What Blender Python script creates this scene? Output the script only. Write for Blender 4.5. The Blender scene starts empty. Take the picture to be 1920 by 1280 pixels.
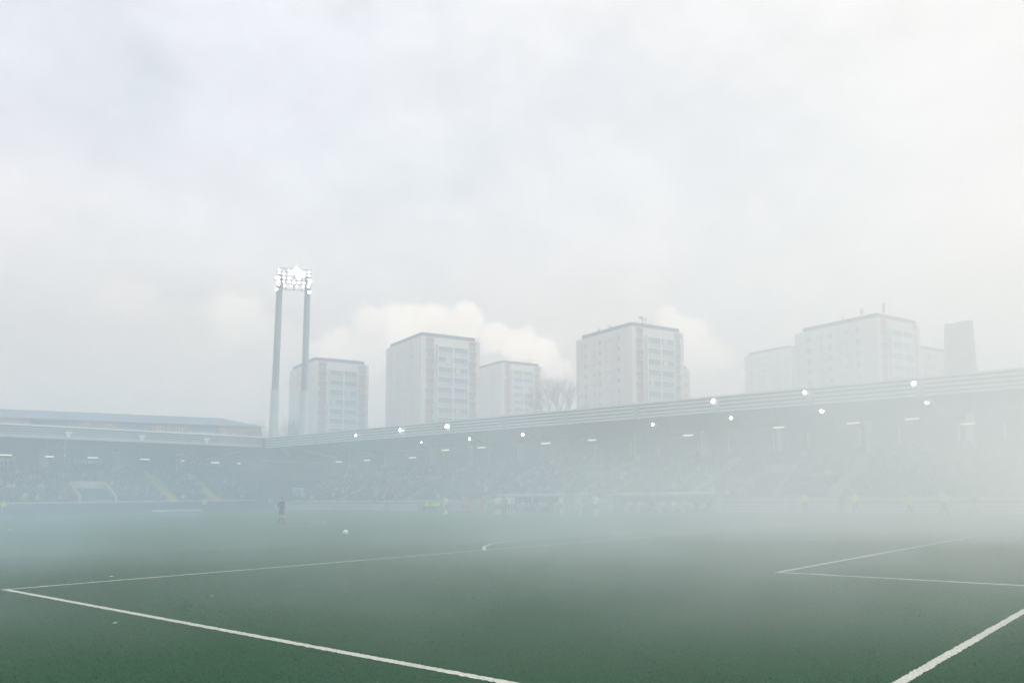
import bpy, bmesh, math, random
import numpy as np
from mathutils import Vector, Matrix

random.seed(7)
rng = np.random.default_rng(7)
SC = bpy.context.scene
COL = SC.collection
R = math.radians

# ------------------------------------------------------------------ camera
CAM_POS = Vector((-2.5272, 25.7210, 1.7198))
YAW, PITCH, ROLL = R(-52.30933), R(5.09728), R(-0.56549)
FWD = Vector((math.cos(YAW) * math.cos(PITCH), math.sin(YAW) * math.cos(PITCH), math.sin(PITCH)))
RGT = Vector((math.sin(YAW), -math.cos(YAW), 0.0))
UPV = RGT.cross(FWD)
R2 = RGT * math.cos(ROLL) + UPV * math.sin(ROLL)
U2 = UPV * math.cos(ROLL) - RGT * math.sin(ROLL)
cam_data = bpy.data.cameras.new("camera")
cam_data.sensor_width = 36.0
cam_data.lens = 1533.99 / 1920.0 * 36.0
cam_data.shift_x = -170.0 / 1920.0
cam_data.shift_y = 150.0 / 1920.0
cam_data.clip_start = 0.1
cam_data.clip_end = 6000.0
cam = bpy.data.objects.new("camera", cam_data)
m = Matrix((R2, U2, -FWD)).transposed().to_4x4()
m.translation = CAM_POS
cam.matrix_world = m
COL.objects.link(cam)
SC.camera = cam

# ------------------------------------------------------------------ light, sky, exposure
SUN_AZ, SUN_EL = R(-128), R(24)
SUN_DIR = Vector((math.cos(SUN_AZ) * math.cos(SUN_EL), math.sin(SUN_AZ) * math.cos(SUN_EL), math.sin(SUN_EL)))
sun_data = bpy.data.lights.new("sun", 'SUN')
sun_data.energy = 1.5
sun_data.angle = R(14)
sun_data.color = (1.0, 0.95, 0.88)
sun = bpy.data.objects.new("sun", sun_data)
sun.rotation_euler = (-SUN_DIR).to_track_quat('-Z', 'Y').to_euler()
sun.location = (0, 0, 200)
COL.objects.link(sun)

SC.view_settings.view_transform = 'Standard'
SC.view_settings.look = 'None'
SC.view_settings.exposure = 0.13
SC.view_settings.gamma = 1.0
SC.view_settings.use_curve_mapping = False
SC.render.engine = 'CYCLES'
SC.cycles.use_denoising = True
SC.cycles.max_bounces = 10
SC.cycles.diffuse_bounces = 3
SC.cycles.volume_bounces = 6
SC.cycles.transparent_max_bounces = 8
SC.cycles.volume_step_rate = 1.0
SC.cycles.volume_max_steps = 256
SC.cycles.sample_clamp_indirect = 4.0


class NT:
    """small wrapper to write node graphs as expressions"""
    def __init__(self, tree):
        self.t = tree

    def n(self, typ, **kw):
        nd = self.t.nodes.new(typ)
        for k, v in kw.items():
            setattr(nd, k, v)
        return nd

    def link(self, a, b):
        self.t.links.new(a, b)

    def put(self, sock, v):
        if isinstance(v, bpy.types.NodeSocket):
            self.link(v, sock)
        else:
            sock.default_value = v

    def math(self, op, a, b=0.0, c=None, clamp=False):
        nd = self.n('ShaderNodeMath', operation=op, use_clamp=clamp)
        self.put(nd.inputs[0], a)
        self.put(nd.inputs[1], b)
        if c is not None:
            self.put(nd.inputs[2], c)
        return nd.outputs[0]

    def vmath(self, op, a, b=None, out=0):
        nd = self.n('ShaderNodeVectorMath', operation=op)
        self.put(nd.inputs[0], a)
        if b is not None:
            if op == 'SCALE':
                self.put(nd.inputs['Scale'], b)
            else:
                self.put(nd.inputs[1], b)
        return nd.outputs['Value'] if out == 'v' else nd.outputs[0]

    def smooth(self, x, a, b, lo=0.0, hi=1.0):
        nd = self.n('ShaderNodeMapRange', interpolation_type='SMOOTHSTEP')
        self.put(nd.inputs[0], x)
        for i, v in ((1, a), (2, b), (3, lo), (4, hi)):
            self.put(nd.inputs[i], v)
        return nd.outputs[0]

    def noise(self, vec, scale, detail=4.0, rough=0.5, out='Fac', dim='3D'):
        nd = self.n('ShaderNodeTexNoise', noise_dimensions=dim)
        if vec is not None:
            self.link(vec, nd.inputs['Vector'])
        nd.inputs['Scale'].default_value = scale
        nd.inputs['Detail'].default_value = detail
        nd.inputs['Roughness'].default_value = rough
        return nd.outputs[out]

    def mix(self, f, a, b, blend='MIX'):
        nd = self.n('ShaderNodeMix', data_type='RGBA', blend_type=blend)
        self.put(nd.inputs[0], f)
        self.put(nd.inputs[6], a)
        self.put(nd.inputs[7], b)
        return nd.outputs[2]


def c4(c):
    return (c[0], c[1], c[2], 1.0)


world = bpy.data.worlds.new("World")
SC.world = world
world.use_nodes = True
wt = world.node_tree
wt.nodes.clear()
W = NT(wt)
sky = W.n('ShaderNodeTexSky', sky_type='NISHITA')
sky.sun_disc = False
sky.sun_elevation = SUN_EL
sky.sun_rotation = math.pi / 2 - SUN_AZ
sky.air_density = 1.5
sky.dust_density = 3.0
gen = W.n('ShaderNodeTexCoord').outputs['Generated']
dirv = W.vmath('NORMALIZE', gen)
sunglow = W.vmath('DOT_PRODUCT', dirv, tuple(SUN_DIR), out='v')
sep = W.n('ShaderNodeSeparateXYZ')
W.link(dirv, sep.inputs[0])
elev = sep.outputs['Z']
# overcast deck: brighter towards the hidden sun, soft uneven thickness
big = W.noise(dirv, 3.0, 5.0, 0.58)
fine = W.noise(W.vmath('MULTIPLY', dirv, (1.0, 1.0, 2.0)), 7.5, 7.0, 0.62)
bright = W.smooth(sunglow, -0.35, 0.85, 8.0, 9.0)
dv = W.math('MULTIPLY_ADD', W.math('SUBTRACT', big, 0.5), 2.4, bright)
dv = W.math('MULTIPLY_ADD', W.math('SUBTRACT', fine, 0.5), 3.6, dv)
low = W.smooth(elev, 0.17, 0.28, 0.90, 1.06)
dv = W.math('MULTIPLY', dv, low)
# an overcast sky is about three times as bright overhead as at the horizon
dv = W.math('MULTIPLY', dv, W.smooth(elev, 0.30, 0.48, 1.0, 0.94))
dv = W.math('MULTIPLY', dv, W.smooth(elev, 0.52, 0.95, 1.0, 2.5))
warm = W.mix(W.smooth(sunglow, -0.1, 0.8), c4((0.945, 0.985, 1.10)), c4((1.01, 0.99, 0.98)))
warm = W.mix(W.smooth(elev, 0.42, 0.10), warm, c4((1.10, 0.985, 0.905)))
deck = W.vmath('SCALE', warm, dv)
gap = W.smooth(W.noise(dirv, 3.4, 4.0, 0.5), 0.50, 0.36)
skyc = W.mix(W.math('MULTIPLY_ADD', gap, 0.22, 0.04), deck, W.vmath('SCALE', sky.outputs[0], 1.6))


def pix_dir(px, py):
    d = FWD + R2 * ((px - 1130.0) / 1533.99) + U2 * ((790.0 - py) / 1533.99)
    return d.normalized()


# banks of cumulus low in the sky behind the tower blocks
warp = W.n('ShaderNodeTexNoise')
W.link(dirv, warp.inputs['Vector'])
warp.inputs['Scale'].default_value = 26.0
warp.inputs['Detail'].default_value = 5.0
warp.inputs['Roughness'].default_value = 0.55
wv = W.vmath('SUBTRACT', warp.outputs['Color'], (0.5, 0.5, 0.5))
warp2 = W.n('ShaderNodeTexNoise')
W.link(dirv, warp2.inputs['Vector'])
warp2.inputs['Scale'].default_value = 75.0
warp2.inputs['Detail'].default_value = 5.0
warp2.inputs['Roughness'].default_value = 0.6
wv2 = W.vmath('SUBTRACT', warp2.outputs['Color'], (0.5, 0.5, 0.5))
cd = W.vmath('ADD', W.vmath('ADD', dirv, W.vmath('SCALE', wv, 0.036)), W.vmath('SCALE', wv2, 0.014))
CUMULUS = [(872, 604, 40, 1.0), (815, 606, 44, .95), (760, 612, 50, .8), (705, 622, 52, .7), (930, 632, 36, 1.0),
           (975, 645, 42, 1.0), (1018, 664, 34, 1.0), (1048, 690, 26, .9), (640, 660, 44, .85), (680, 668, 40, .9),
           (600, 668, 34, .6), (445, 602, 56, .38), (385, 618, 60, .3), (520, 640, 54, .38), (330, 590, 40, .22), (270, 575, 40, .2), (235, 570, 46, .18),
           (1262, 602, 34, .7), (1300, 628, 38, .75), (1335, 668, 40, .65), (1285, 670, 40, .6), (30, 600, 30, .15),
           (1860, 600, 70, .25), (1640, 490, 50, .15)]
cum = None
for px, py, rad, amt in CUMULUS:
    c = pix_dir(px, py)
    dist = W.vmath('DISTANCE', cd, tuple(c), out='v')
    rr = rad / 1533.99
    k = W.smooth(dist, rr * 1.10, rr * 0.62, 0.0, amt)
    cum = k if cum is None else W.math('SMOOTH_MAX', cum, k, 0.15)
shade = W.smooth(W.noise(cd, 16.0, 5.0, 0.55), 0.30, 0.70, 12.2, 16.4)
cumc = W.vmath('SCALE', W.n('ShaderNodeRGB').outputs[0], 1.0)
rgb = [n for n in wt.nodes if n.type == 'RGB'][0]
rgb.outputs[0].default_value = c4((1.0, 0.865, 0.735))
cumc = W.vmath('SCALE', rgb.outputs[0], shade)
cum = W.math('MULTIPLY', cum, W.smooth(elev, 0.085, 0.21, 0.25, 0.95), clamp=True)
cum = W.math('MULTIPLY', cum, W.smooth(W.noise(cd, 9.0, 5.0, 0.6), 0.25, 0.55, 0.55, 1.0), clamp=True)
skyc = W.mix(cum, skyc, cumc)
bg = W.n('ShaderNodeBackground')
W.link(skyc, bg.inputs['Color'])
bg.inputs['Strength'].default_value = 0.1
wo = W.n('ShaderNodeOutputWorld')
W.link(bg.outputs[0], wo.inputs['Surface'])

# ------------------------------------------------------------------ helpers
MATS = {}


def mat(name, col, rough=0.75, vary=0.12, scale=1.5, metal=0.0, bump=0.0, stretch=(1, 1, 1)):
    if name in MATS:
        return MATS[name]
    mt = bpy.data.materials.new(name)
    mt.use_nodes = True
    t = NT(mt.node_tree)
    b = mt.node_tree.nodes['Principled BSDF']
    tc = t.n('ShaderNodeTexCoord').outputs['Object']
    mp = t.n('ShaderNodeMapping')
    mp.inputs['Scale'].default_value = stretch
    t.link(tc, mp.inputs[0])
    f = t.noise(mp.outputs[0], scale, 5.0, 0.6)
    f = t.smooth(f, 0.25, 0.75)
    lo = tuple(max(0, x * (1 - vary)) for x in col)
    hi = tuple(min(1, x * (1 + vary)) for x in col)
    t.link(t.mix(f, c4(lo), c4(hi)), b.inputs['Base Color'])
    b.inputs['Roughness'].default_value = rough
    b.inputs['Metallic'].default_value = metal
    if bump:
        bn = t.n('ShaderNodeBump')
        bn.inputs['Strength'].default_value = bump
        t.link(t.noise(mp.outputs[0], scale * 8, 4.0), bn.inputs['Height'])
        t.link(bn.outputs[0], b.inputs['Normal'])
    MATS[name] = mt
    return mt


def glow(name, col, strength):
    mt = bpy.data.materials.new(name)
    mt.use_nodes = True
    b = mt.node_tree.nodes['Principled BSDF']
    b.inputs['Base Color'].default_value = c4((0.8, 0.8, 0.8))
    b.inputs['Emission Color'].default_value = c4(col)
    b.inputs['Emission Strength'].default_value = strength
    mt.cycles.emission_sampling = 'NONE'
    MATS[name] = mt
    return mt


class MB:
    def __init__(self):
        self.v, self.f, self.mi = [], [], []

    def add(self, vs, fs, mi=0):
        o = len(self.v)
        self.v += [tuple(p) for p in vs]
        self.f += [tuple(i + o for i in f) for f in fs]
        self.mi += [mi] * len(fs)
        return self

    def box(self, x0, x1, y0, y1, z0, z1, mi=0):
        vs = [(x, y, z) for z in (z0, z1) for y in (y0, y1) for x in (x0, x1)]
        return self.add(vs, [(0, 2, 3, 1), (4, 5, 7, 6), (0, 1, 5, 4), (2, 6, 7, 3), (0, 4, 6, 2), (1, 3, 7, 5)], mi)

    def beam(self, p, q, w, h=None, mi=0):
        """box beam from p to q, w wide and h high"""
        p, q = Vector(p), Vector(q)
        h = w if h is None else h
        d = (q - p).normalized()
        s = d.cross(Vector((0, 0, 1)))
        if s.length < 1e-4:
            s = Vector((1, 0, 0))
        s.normalize()
        u = s.cross(d)
        vs = []
        for e in (p, q):
            for a, b in ((-1, -1), (1, -1), (1, 1), (-1, 1)):
                vs.append(e + s * (a * w / 2) + u * (b * h / 2))
        return self.add(vs, [(0, 1, 2, 3), (7, 6, 5, 4), (0, 4, 5, 1), (1, 5, 6, 2), (2, 6, 7, 3), (3, 7, 4, 0)], mi)

    def tube(self, p, q, r0, r1=None, n=8, mi=0, cap=True):
        p, q = Vector(p), Vector(q)
        r1 = r0 if r1 is None else r1
        d = (q - p).normalized()
        s = d.cross(Vector((0, 0, 1)))
        if s.length < 1e-4:
            s = Vector((1, 0, 0))
        s.normalize()
        u = s.cross(d)
        vs, fs = [], []
        for e, r in ((p, r0), (q, r1)):
            for i in range(n):
                a = 2 * math.pi * i / n
                vs.append(e + s * (math.cos(a) * r) + u * (math.sin(a) * r))
        for i in range(n):
            j = (i + 1) % n
            fs.append((i, j, n + j, n + i))
        if cap:
            fs.append(tuple(reversed(range(n))))
            fs.append(tuple(range(n, 2 * n)))
        return self.add(vs, fs, mi)

    def prism(self, poly, axis, a, b, mi=0):
        """poly: 2-D outline; axis 'x','y','z' extruded from a to b"""
        def pt(u, v, w):
            return {'x': (w, u, v), 'y': (u, w, v), 'z': (u, v, w)}[axis]
        n = len(poly)
        vs = [pt(u, v, a) for u, v in poly] + [pt(u, v, b) for u, v in poly]
        fs = [tuple(reversed(range(n))), tuple(range(n, 2 * n))]
        for i in range(n):
            j = (i + 1) % n
            fs.append((i, j, n + j, n + i))
        return self.add(vs, fs, mi)

    def mesh(self, name, mats):
        me = bpy.data.meshes.new(name)
        me.from_pydata(self.v, [], self.f)
        if not isinstance(mats, (list, tuple)):
            mats = [mats]
        for q in mats:
            me.materials.append(q)
        if any(self.mi):
            me.polygons.foreach_set('material_index', self.mi)
        bm = bmesh.new()
        bm.from_mesh(me)
        bmesh.ops.recalc_face_normals(bm, faces=bm.faces)
        bm.to_mesh(me)
        bm.free()
        me.update()
        return me

    def build(self, name, mats, parent=None):
        return link(name, self.mesh(name, mats), parent)


def link(name, me, parent=None, loc=None, rotz=0.0):
    o = bpy.data.objects.new(name, me)
    COL.objects.link(o)
    if parent is not None:
        o.parent = parent
    if loc is not None:
        o.location = loc
    if rotz:
        o.rotation_euler = (0, 0, rotz)
    return o


def tag(o, label=None, cat=None, group=None, kind=None):
    if label:
        o['label'] = label
    if cat:
        o['category'] = cat
    if group:
        o['group'] = group
    if kind:
        o['kind'] = kind
    return o


def empty(name, loc=(0, 0, 0), rz=0.0, label=None, cat=None, group=None):
    o = bpy.data.objects.new(name, None)
    o.location = loc
    o.rotation_euler = (0, 0, rz)
    COL.objects.link(o)
    return tag(o, label, cat, group)


def copy_tree(o, parent=None):
    c = o.copy()
    COL.objects.link(c)
    if parent is not None:
        c.parent = parent
    for ch in list(o.children):
        copy_tree(ch, c)
    return c


def text_mesh(body, size, depth=0.02):
    cu = bpy.data.curves.new("lettering", 'FONT')
    cu.body = body
    cu.size = size
    cu.extrude = depth
    cu.align_x = 'CENTER'
    cu.align_y = 'CENTER'
    cu.resolution_u = 2
    o = bpy.data.objects.new("lettering", cu)
    COL.objects.link(o)
    dg = bpy.context.evaluated_depsgraph_get()
    me = bpy.data.meshes.new_from_object(o.evaluated_get(dg))
    bpy.data.objects.remove(o)
    bpy.data.curves.remove(cu)
    return me


concrete = mat('concrete', (0.34, 0.34, 0.33), 0.85, 0.14, 0.5, bump=0.1)
pale_wall = mat('pale_facade', (0.68, 0.64, 0.60), 0.85, 0.10, 0.35, stretch=(1, 1, 0.25))
white_wall = mat('white_facade', (0.66, 0.64, 0.60), 0.8, 0.06, 0.4)
pink = mat('terracotta_panel', (0.40, 0.25, 0.22), 0.8, 0.15, 0.8)
roof_dark = mat('roof_metal', (0.12, 0.16, 0.20), 0.6, 0.15, 0.6)
glass = mat('window_glass', (0.27, 0.30, 0.33), 0.12, 0.5, 0.35)  # sky reflection put into the colour: base lightened for pale panes
balcony_glass = mat('balcony_glass', (0.26, 0.32, 0.37), 0.25, 0.4, 0.5)
frame_white = mat('white_frame', (0.70, 0.70, 0.69), 0.5, 0.05, 2)
brick = mat('brick_wall', (0.42, 0.255, 0.20), 0.9, 0.15, 3.0)
steel = mat('galvanised_steel', (0.30, 0.33, 0.35), 0.5, 0.10, 1.0, 0.3)
steel_dark = mat('dark_steel', (0.10, 0.125, 0.14), 0.6, 0.15, 1.0)
steel_pale = mat('pale_cladding', (0.60, 0.61, 0.60), 0.6, 0.08, 0.6)
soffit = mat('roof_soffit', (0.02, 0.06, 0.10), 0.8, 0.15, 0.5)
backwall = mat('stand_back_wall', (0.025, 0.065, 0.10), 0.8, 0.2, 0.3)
navy = mat('navy_board', (0.025, 0.035, 0.075), 0.5, 0.2, 0.3)
yellow_paint = mat('yellow_steps', (0.55, 0.42, 0.10), 0.8, 0.12, 1)
seat_dark = mat('seat_plastic', (0.03, 0.05, 0.08), 0.55, 0.25, 0.6)
bark = mat('bark', (0.09, 0.08, 0.07), 0.9, 0.25, 3)

# ------------------------------------------------------------------ ground and turf
gm = bpy.data.materials.new('ground_soil')
gm.use_nodes = True
t = NT(gm.node_tree)
pos = t.n('ShaderNodeNewGeometry').outputs['Position']
t.link(t.mix(t.noise(pos, 0.05, 6), c4((0.045, 0.05, 0.04)), c4((0.09, 0.085, 0.07))),
       gm.node_tree.nodes['Principled BSDF'].inputs['Base Color'])
gm.node_tree.nodes['Principled BSDF'].inputs['Roughness'].default_value = 0.95
g = MB()
g.add([(-2500, -2500, -0.012), (2500, -2500, -0.012), (2500, 2500, -0.012), (-2500, 2500, -0.012)], [(0, 1, 2, 3)])
tag(g.build('ground', gm), kind='structure')

tm = bpy.data.materials.new('artificial_turf')
tm.use_nodes = True
t = NT(tm.node_tree)
b = tm.node_tree.nodes['Principled BSDF']
pos = t.n('ShaderNodeNewGeometry').outputs['Position']
large = t.smooth(t.noise(pos, 0.16, 4, 0.55), 0.3, 0.7)
grain = t.smooth(t.noise(pos, 26.0, 3, 0.7), 0.25, 0.75)
mid = t.smooth(t.noise(pos, 3.0, 5, 0.65), 0.3, 0.7)
base = t.mix(large, c4((0.012, 0.062, 0.026)), c4((0.016, 0.075, 0.031)))
base = t.mix(t.math('MULTIPLY', mid, 0.45), base, c4((0.016, 0.052, 0.026)))
base = t.mix(t.math('MULTIPLY', grain, 0.35), base, c4((0.018, 0.092, 0.030)))
mpw = t.n('ShaderNodeMapping')
mpw.inputs['Rotation'].default_value = (0, 0, 0.5)
mpw.inputs['Scale'].default_value = (0.5, 2.2, 1)
t.link(pos, mpw.inputs[0])
wear = t.smooth(t.noise(mpw.outputs[0], 0.55, 4, 0.6), 0.52, 0.72)
base = t.mix(t.math('MULTIPLY', wear, 0.45), base, c4((0.019, 0.050, 0.024)))
t.link(base, b.inputs['Base Color'])
b.inputs['Roughness'].default_value = 0.85
b.inputs['Specular IOR Level'].default_value = 0.12
bn = t.n('ShaderNodeBump')
bn.inputs['Strength'].default_value = 0.35
bn.inputs['Distance'].default_value = 0.02
t.link(t.noise(pos, 45.0, 3, 0.7), bn.inputs['Height'])
t.link(bn.outputs[0], b.inputs['Normal'])
g = MB()
g.add([(-14, -41, 0), (112.9, -41, 0), (112.9, 44, 0), (-14, 44, 0)], [(0, 1, 2, 3)])
tag(g.build('pitch', tm), kind='structure')

# white lines, one sheet 5 mm above the turf, edges frayed like painted turf
lm = bpy.data.materials.new('line_paint')
lm.use_nodes = True
t = NT(lm.node_tree)
b = lm.node_tree.nodes['Principled BSDF']
pos = t.n('ShaderNodeNewGeometry').outputs['Position']
t.link(t.mix(t.math('MULTIPLY', t.smooth(t.noise(pos, 30, 4, 0.7), 0.3, 0.62), t.smooth(t.noise(pos, 1.3, 5, 0.65), 0.25, 0.6, 0.6, 1.0)), c4((0.30, 0.36, 0.29)), c4((0.60, 0.58, 0.51))), b.inputs['Base Color'])
b.inputs['Roughness'].default_value = 0.9
g = MB()
ZL = 0.005
LW = 0.11


def frayed(points, width, step):
    """ribbon along a poly-line with ragged edges near the camera"""
    pts = []
    for (a, b_) in zip(points[:-1], points[1:]):
        a, b_ = Vector(a), Vector(b_)
        n = max(1, int((b_ - a).length / step))
        pts += [a.lerp(b_, i / n) for i in range(n)]
    pts.append(Vector(points[-1]))
    vs, fs = [], []
    for i, p in enumerate(pts):
        d = (pts[min(i + 1, len(pts) - 1)] - pts[max(i - 1, 0)]).normalized()
        nn = Vector((-d.y, d.x))
        e = 0.012 if step < 0.2 else 0.0
        l, r = width / 2 + random.uniform(-e, e), width / 2 + random.uniform(-e, e)
        vs += [(p.x + nn.x * l, p.y + nn.y * l, ZL), (p.x - nn.x * r, p.y - nn.y * r, ZL)]
        if i:
            k = 2 * i
            fs.append((k - 2, k - 1, k + 1, k))
    g.add(vs, fs)


NEAR = 0.035
H = LW / 2
frayed([(16.5, 20.10 - H), (16.5, -20.16)], LW, 0.08)
frayed([(16.5 + H, 20.10), (H, 20.17)], LW, NEAR)
frayed([(16.5 + H, -20.16 - H), (H, -20.16 - H)], LW, 0.3)
frayed([(5.5, 9.16 - H), (5.5, -9.16)], LW, 0.06)
frayed([(5.5 + H, 9.16), (H, 9.16)], LW, 0.05)
frayed([(5.5 + H, -9.16 - H), (H, -9.16 - H)], LW, 0.3)
frayed([(0, 34), (0, -34)], LW, NEAR)
frayed([(0.12, 34 - H), (104.88, 34 - H)], LW, 0.5)
frayed([(0.12, -34 + H), (104.88, -34 + H)], LW, 0.5)
frayed([(105 - H, 34), (105 - H, -34)], LW, 0.5)
frayed([(52.5, 33.88), (52.5, -33.88)], LW, 0.5)
frayed([(88.5 + H, 20.16), (88.5 + H, -20.16)], LW, 0.5)
frayed([(88.62, 20.1), (104.88, 20.1)], LW, 0.5)
frayed([(88.62, -20.1), (104.88, -20.1)], LW, 0.5)
a0 = math.acos(5.57 / 9.09)
frayed([(11 + 9.09 * math.cos(a), 9.09 * math.sin(a)) for a in np.linspace(-a0, a0, 60)], LW, 0.5)
frayed([(94 - 9.09 * math.cos(a), 9.09 * math.sin(a)) for a in np.linspace(-a0, a0, 60)], LW, 0.5)
frayed([(52.5 + 9.09 * math.cos(a), 9.09 * math.sin(a)) for a in np.linspace(0.007, 2 * math.pi - 0.007, 140)], LW, 0.6)
tag(g.build('pitch_lines', lm), kind='structure')


def on_line(x, y):
    """mask of blades standing on a painted line (numpy arrays)"""
    h = LW
    k = ((np.abs(x - 16.5) < h / 2) & (np.abs(y) < 20.16))
    k |= ((np.abs(np.abs(y) - (20.17 - 0.00424 * x)) < h / 2) & (x > 0) & (x < 16.5))
    k |= ((np.abs(x - 5.5) < h / 2) & (np.abs(y) < 9.16))
    k |= ((np.abs(np.abs(y) - 9.16) < h / 2) & (x > 0) & (x < 5.5))
    k |= ((np.abs(x) < h / 2) & (np.abs(y) < 34))
    return k


# short turf fibres standing in the nearest part of the pitch
def turf_fibres():
    N = 460000
    rad = 4.5 + (rng.random(N) ** 1.15) * 26.0
    ang = YAW + R(40) - rng.random(N) * R(74)
    x = CAM_POS.x + np.cos(ang) * rad
    y = CAM_POS.y + np.sin(ang) * rad
    n = len(x)
    hh = rng.uniform(0.004, 0.010, n)
    a = rng.random(n) * 2 * np.pi
    w = rng.uniform(0.0016, 0.0030, n) * (1 + rad / 14)
    tilt = rng.normal(0, 0.010, (n, 2))
    v = np.zeros((n, 3, 3), np.float32)
    v[:, 0, 0] = x - np.cos(a) * w
    v[:, 0, 1] = y - np.sin(a) * w
    v[:, 1, 0] = x + np.cos(a) * w
    v[:, 1, 1] = y + np.sin(a) * w
    v[:, 2, 0] = x + tilt[:, 0]
    v[:, 2, 1] = y + tilt[:, 1]
    v[:, 2, 2] = hh
    me = bpy.data.meshes.new('turf_fibres')
    me.vertices.add(3 * n)
    me.vertices.foreach_set('co', v.ravel())
    me.loops.add(3 * n)
    me.loops.foreach_set('vertex_index', np.arange(3 * n, dtype=np.int32))
    me.polygons.add(n)
    me.polygons.foreach_set('loop_start', np.arange(0, 3 * n, 3, dtype=np.int32))
    line = on_line(x, y)
    cols = np.ones((n, 3, 4), np.float32)
    gcol = np.stack([rng.uniform(0.009, 0.020, n), rng.uniform(0.048, 0.084, n), rng.uniform(0.018, 0.032, n)], 1)
    wcol = np.array([0.60, 0.58, 0.51]) * rng.uniform(0.55, 1.05, (n, 1))
    cols[:, :, :3] = np.where(line[:, None], wcol, gcol)[:, None, :]
    at = me.color_attributes.new('fibre_colour', 'FLOAT_COLOR', 'CORNER')
    at.data.foreach_set('color', cols.ravel())
    mt = bpy.data.materials.new('turf_fibre')
    mt.use_nodes = True
    tt = NT(mt.node_tree)
    bb = mt.node_tree.nodes['Principled BSDF']
    an = tt.n('ShaderNodeVertexColor', layer_name='fibre_colour')
    tt.link(an.outputs[0], bb.inputs['Base Color'])
    bb.inputs['Roughness'].default_value = 0.9
    bb.inputs['Specular IOR Level'].default_value = 0.12
    me.materials.append(mt)
    me.update()
    me.validate()
    tag(link('turf_fibres', me), kind='stuff')


turf_fibres()

# scraps of paper lying on the turf
paper = mat('paper', (0.75, 0.74, 0.70), 0.9, 0.05, 5)
for (x, y, s, lab) in ((17.49, 17.82, .055, 'scrap of white paper beyond the near penalty box line'),
                       (11.87, 18.38, .03, 'tiny white paper scrap inside the near penalty box'),
                       (9.93, 20.73, .04, 'torn white paper scrap just outside the long side line')):
    g = MB()
    vs, k = [], 9
    for i in range(k):
        a = 2 * math.pi * i / k
        r_ = s * random.uniform(.55, 1)
        vs.append((math.cos(a) * r_, math.sin(a) * r_ * .5, random.uniform(.010, .018)))
    vs.append((0, 0, .022))
    g.add(vs, [(i, (i + 1) % k, k) for i in range(k)])
    o = g.build('paper_scrap', paper)
    o.location = (x, y, 0)
    o.rotation_euler = (0, 0, random.uniform(0, 3))
    tag(o, lab, 'litter', 'paper scraps on the turf')

# ------------------------------------------------------------------ tower blocks
FL = 2.75


def window_mesh(w, h, pane_split=2):
    """window facing -Y (local), centre at origin"""
    q = MB()
    d = 0.06
    q.box(-w / 2, w / 2, 0.0, 0.05, -h / 2, h / 2, 1)
    f = 0.09
    q.box(-w / 2, w / 2, -d, -0.002, h / 2 - f, h / 2, 0)
    q.box(-w / 2, w / 2, -d, -0.002, -h / 2, -h / 2 + f, 0)
    q.box(-w / 2, -w / 2 + f, -d, -0.002, -h / 2 + f, h / 2 - f, 0)
    q.box(w / 2 - f, w / 2, -d, -0.002, -h / 2 + f, h / 2 - f, 0)
    for i in range(1, pane_split):
        x = -w / 2 + w * i / pane_split
        q.box(x - f / 2, x + f / 2, -d, -0.002, -h / 2 + f, h / 2 - f, 0)
    return q.mesh('window', [frame_white, glass])


WIN_WIDE = window_mesh(2.0, 1.40, 3)
WIN_SMALL = window_mesh(1.2, 1.25, 2)
WIN_SLIM = window_mesh(0.7, 1.0, 1)


balcony_front = mat('balcony_front', (0.42, 0.46, 0.48), 0.4, 0.2, 0.4)


def balcony_mesh(w, h):
    q = MB()
    q.box(-w / 2, w / 2, 0.0, 0.1, -h / 2, h / 2, 1)
    f = 0.10
    q.box(-w / 2, w / 2, -0.10, -0.002, h / 2 - 0.24, h / 2, 0)
    q.box(-w / 2, -w / 2 + f, -0.10, -0.002, -h / 2, h / 2 - 0.24, 0)
    q.box(w / 2 - f, w / 2, -0.10, -0.002, -h / 2, h / 2 - 0.24, 0)
    q.box(-w / 2 + f, w / 2 - f, -0.08, -0.002, -h / 2, -h / 2 + 0.95, 2)
    q.box(-w / 2 + f, w / 2 - f, -0.12, -0.082, -h / 2 + 0.90, -h / 2 + 1.0, 0)
    for i in range(1, 4):
        x = -w / 2 + w * i / 4
        q.box(x - 0.03, x + 0.03, -0.07, -0.002, -h / 2 + 1.0, h / 2 - 0.24, 0)
    return q.mesh('glazed_balcony', [frame_white, balcony_glass, balcony_front])


BALC = balcony_mesh(4.25, FL)
curtain = mat('curtain', (0.62, 0.56, 0.42), 0.9, 0.1, 2)


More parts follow.
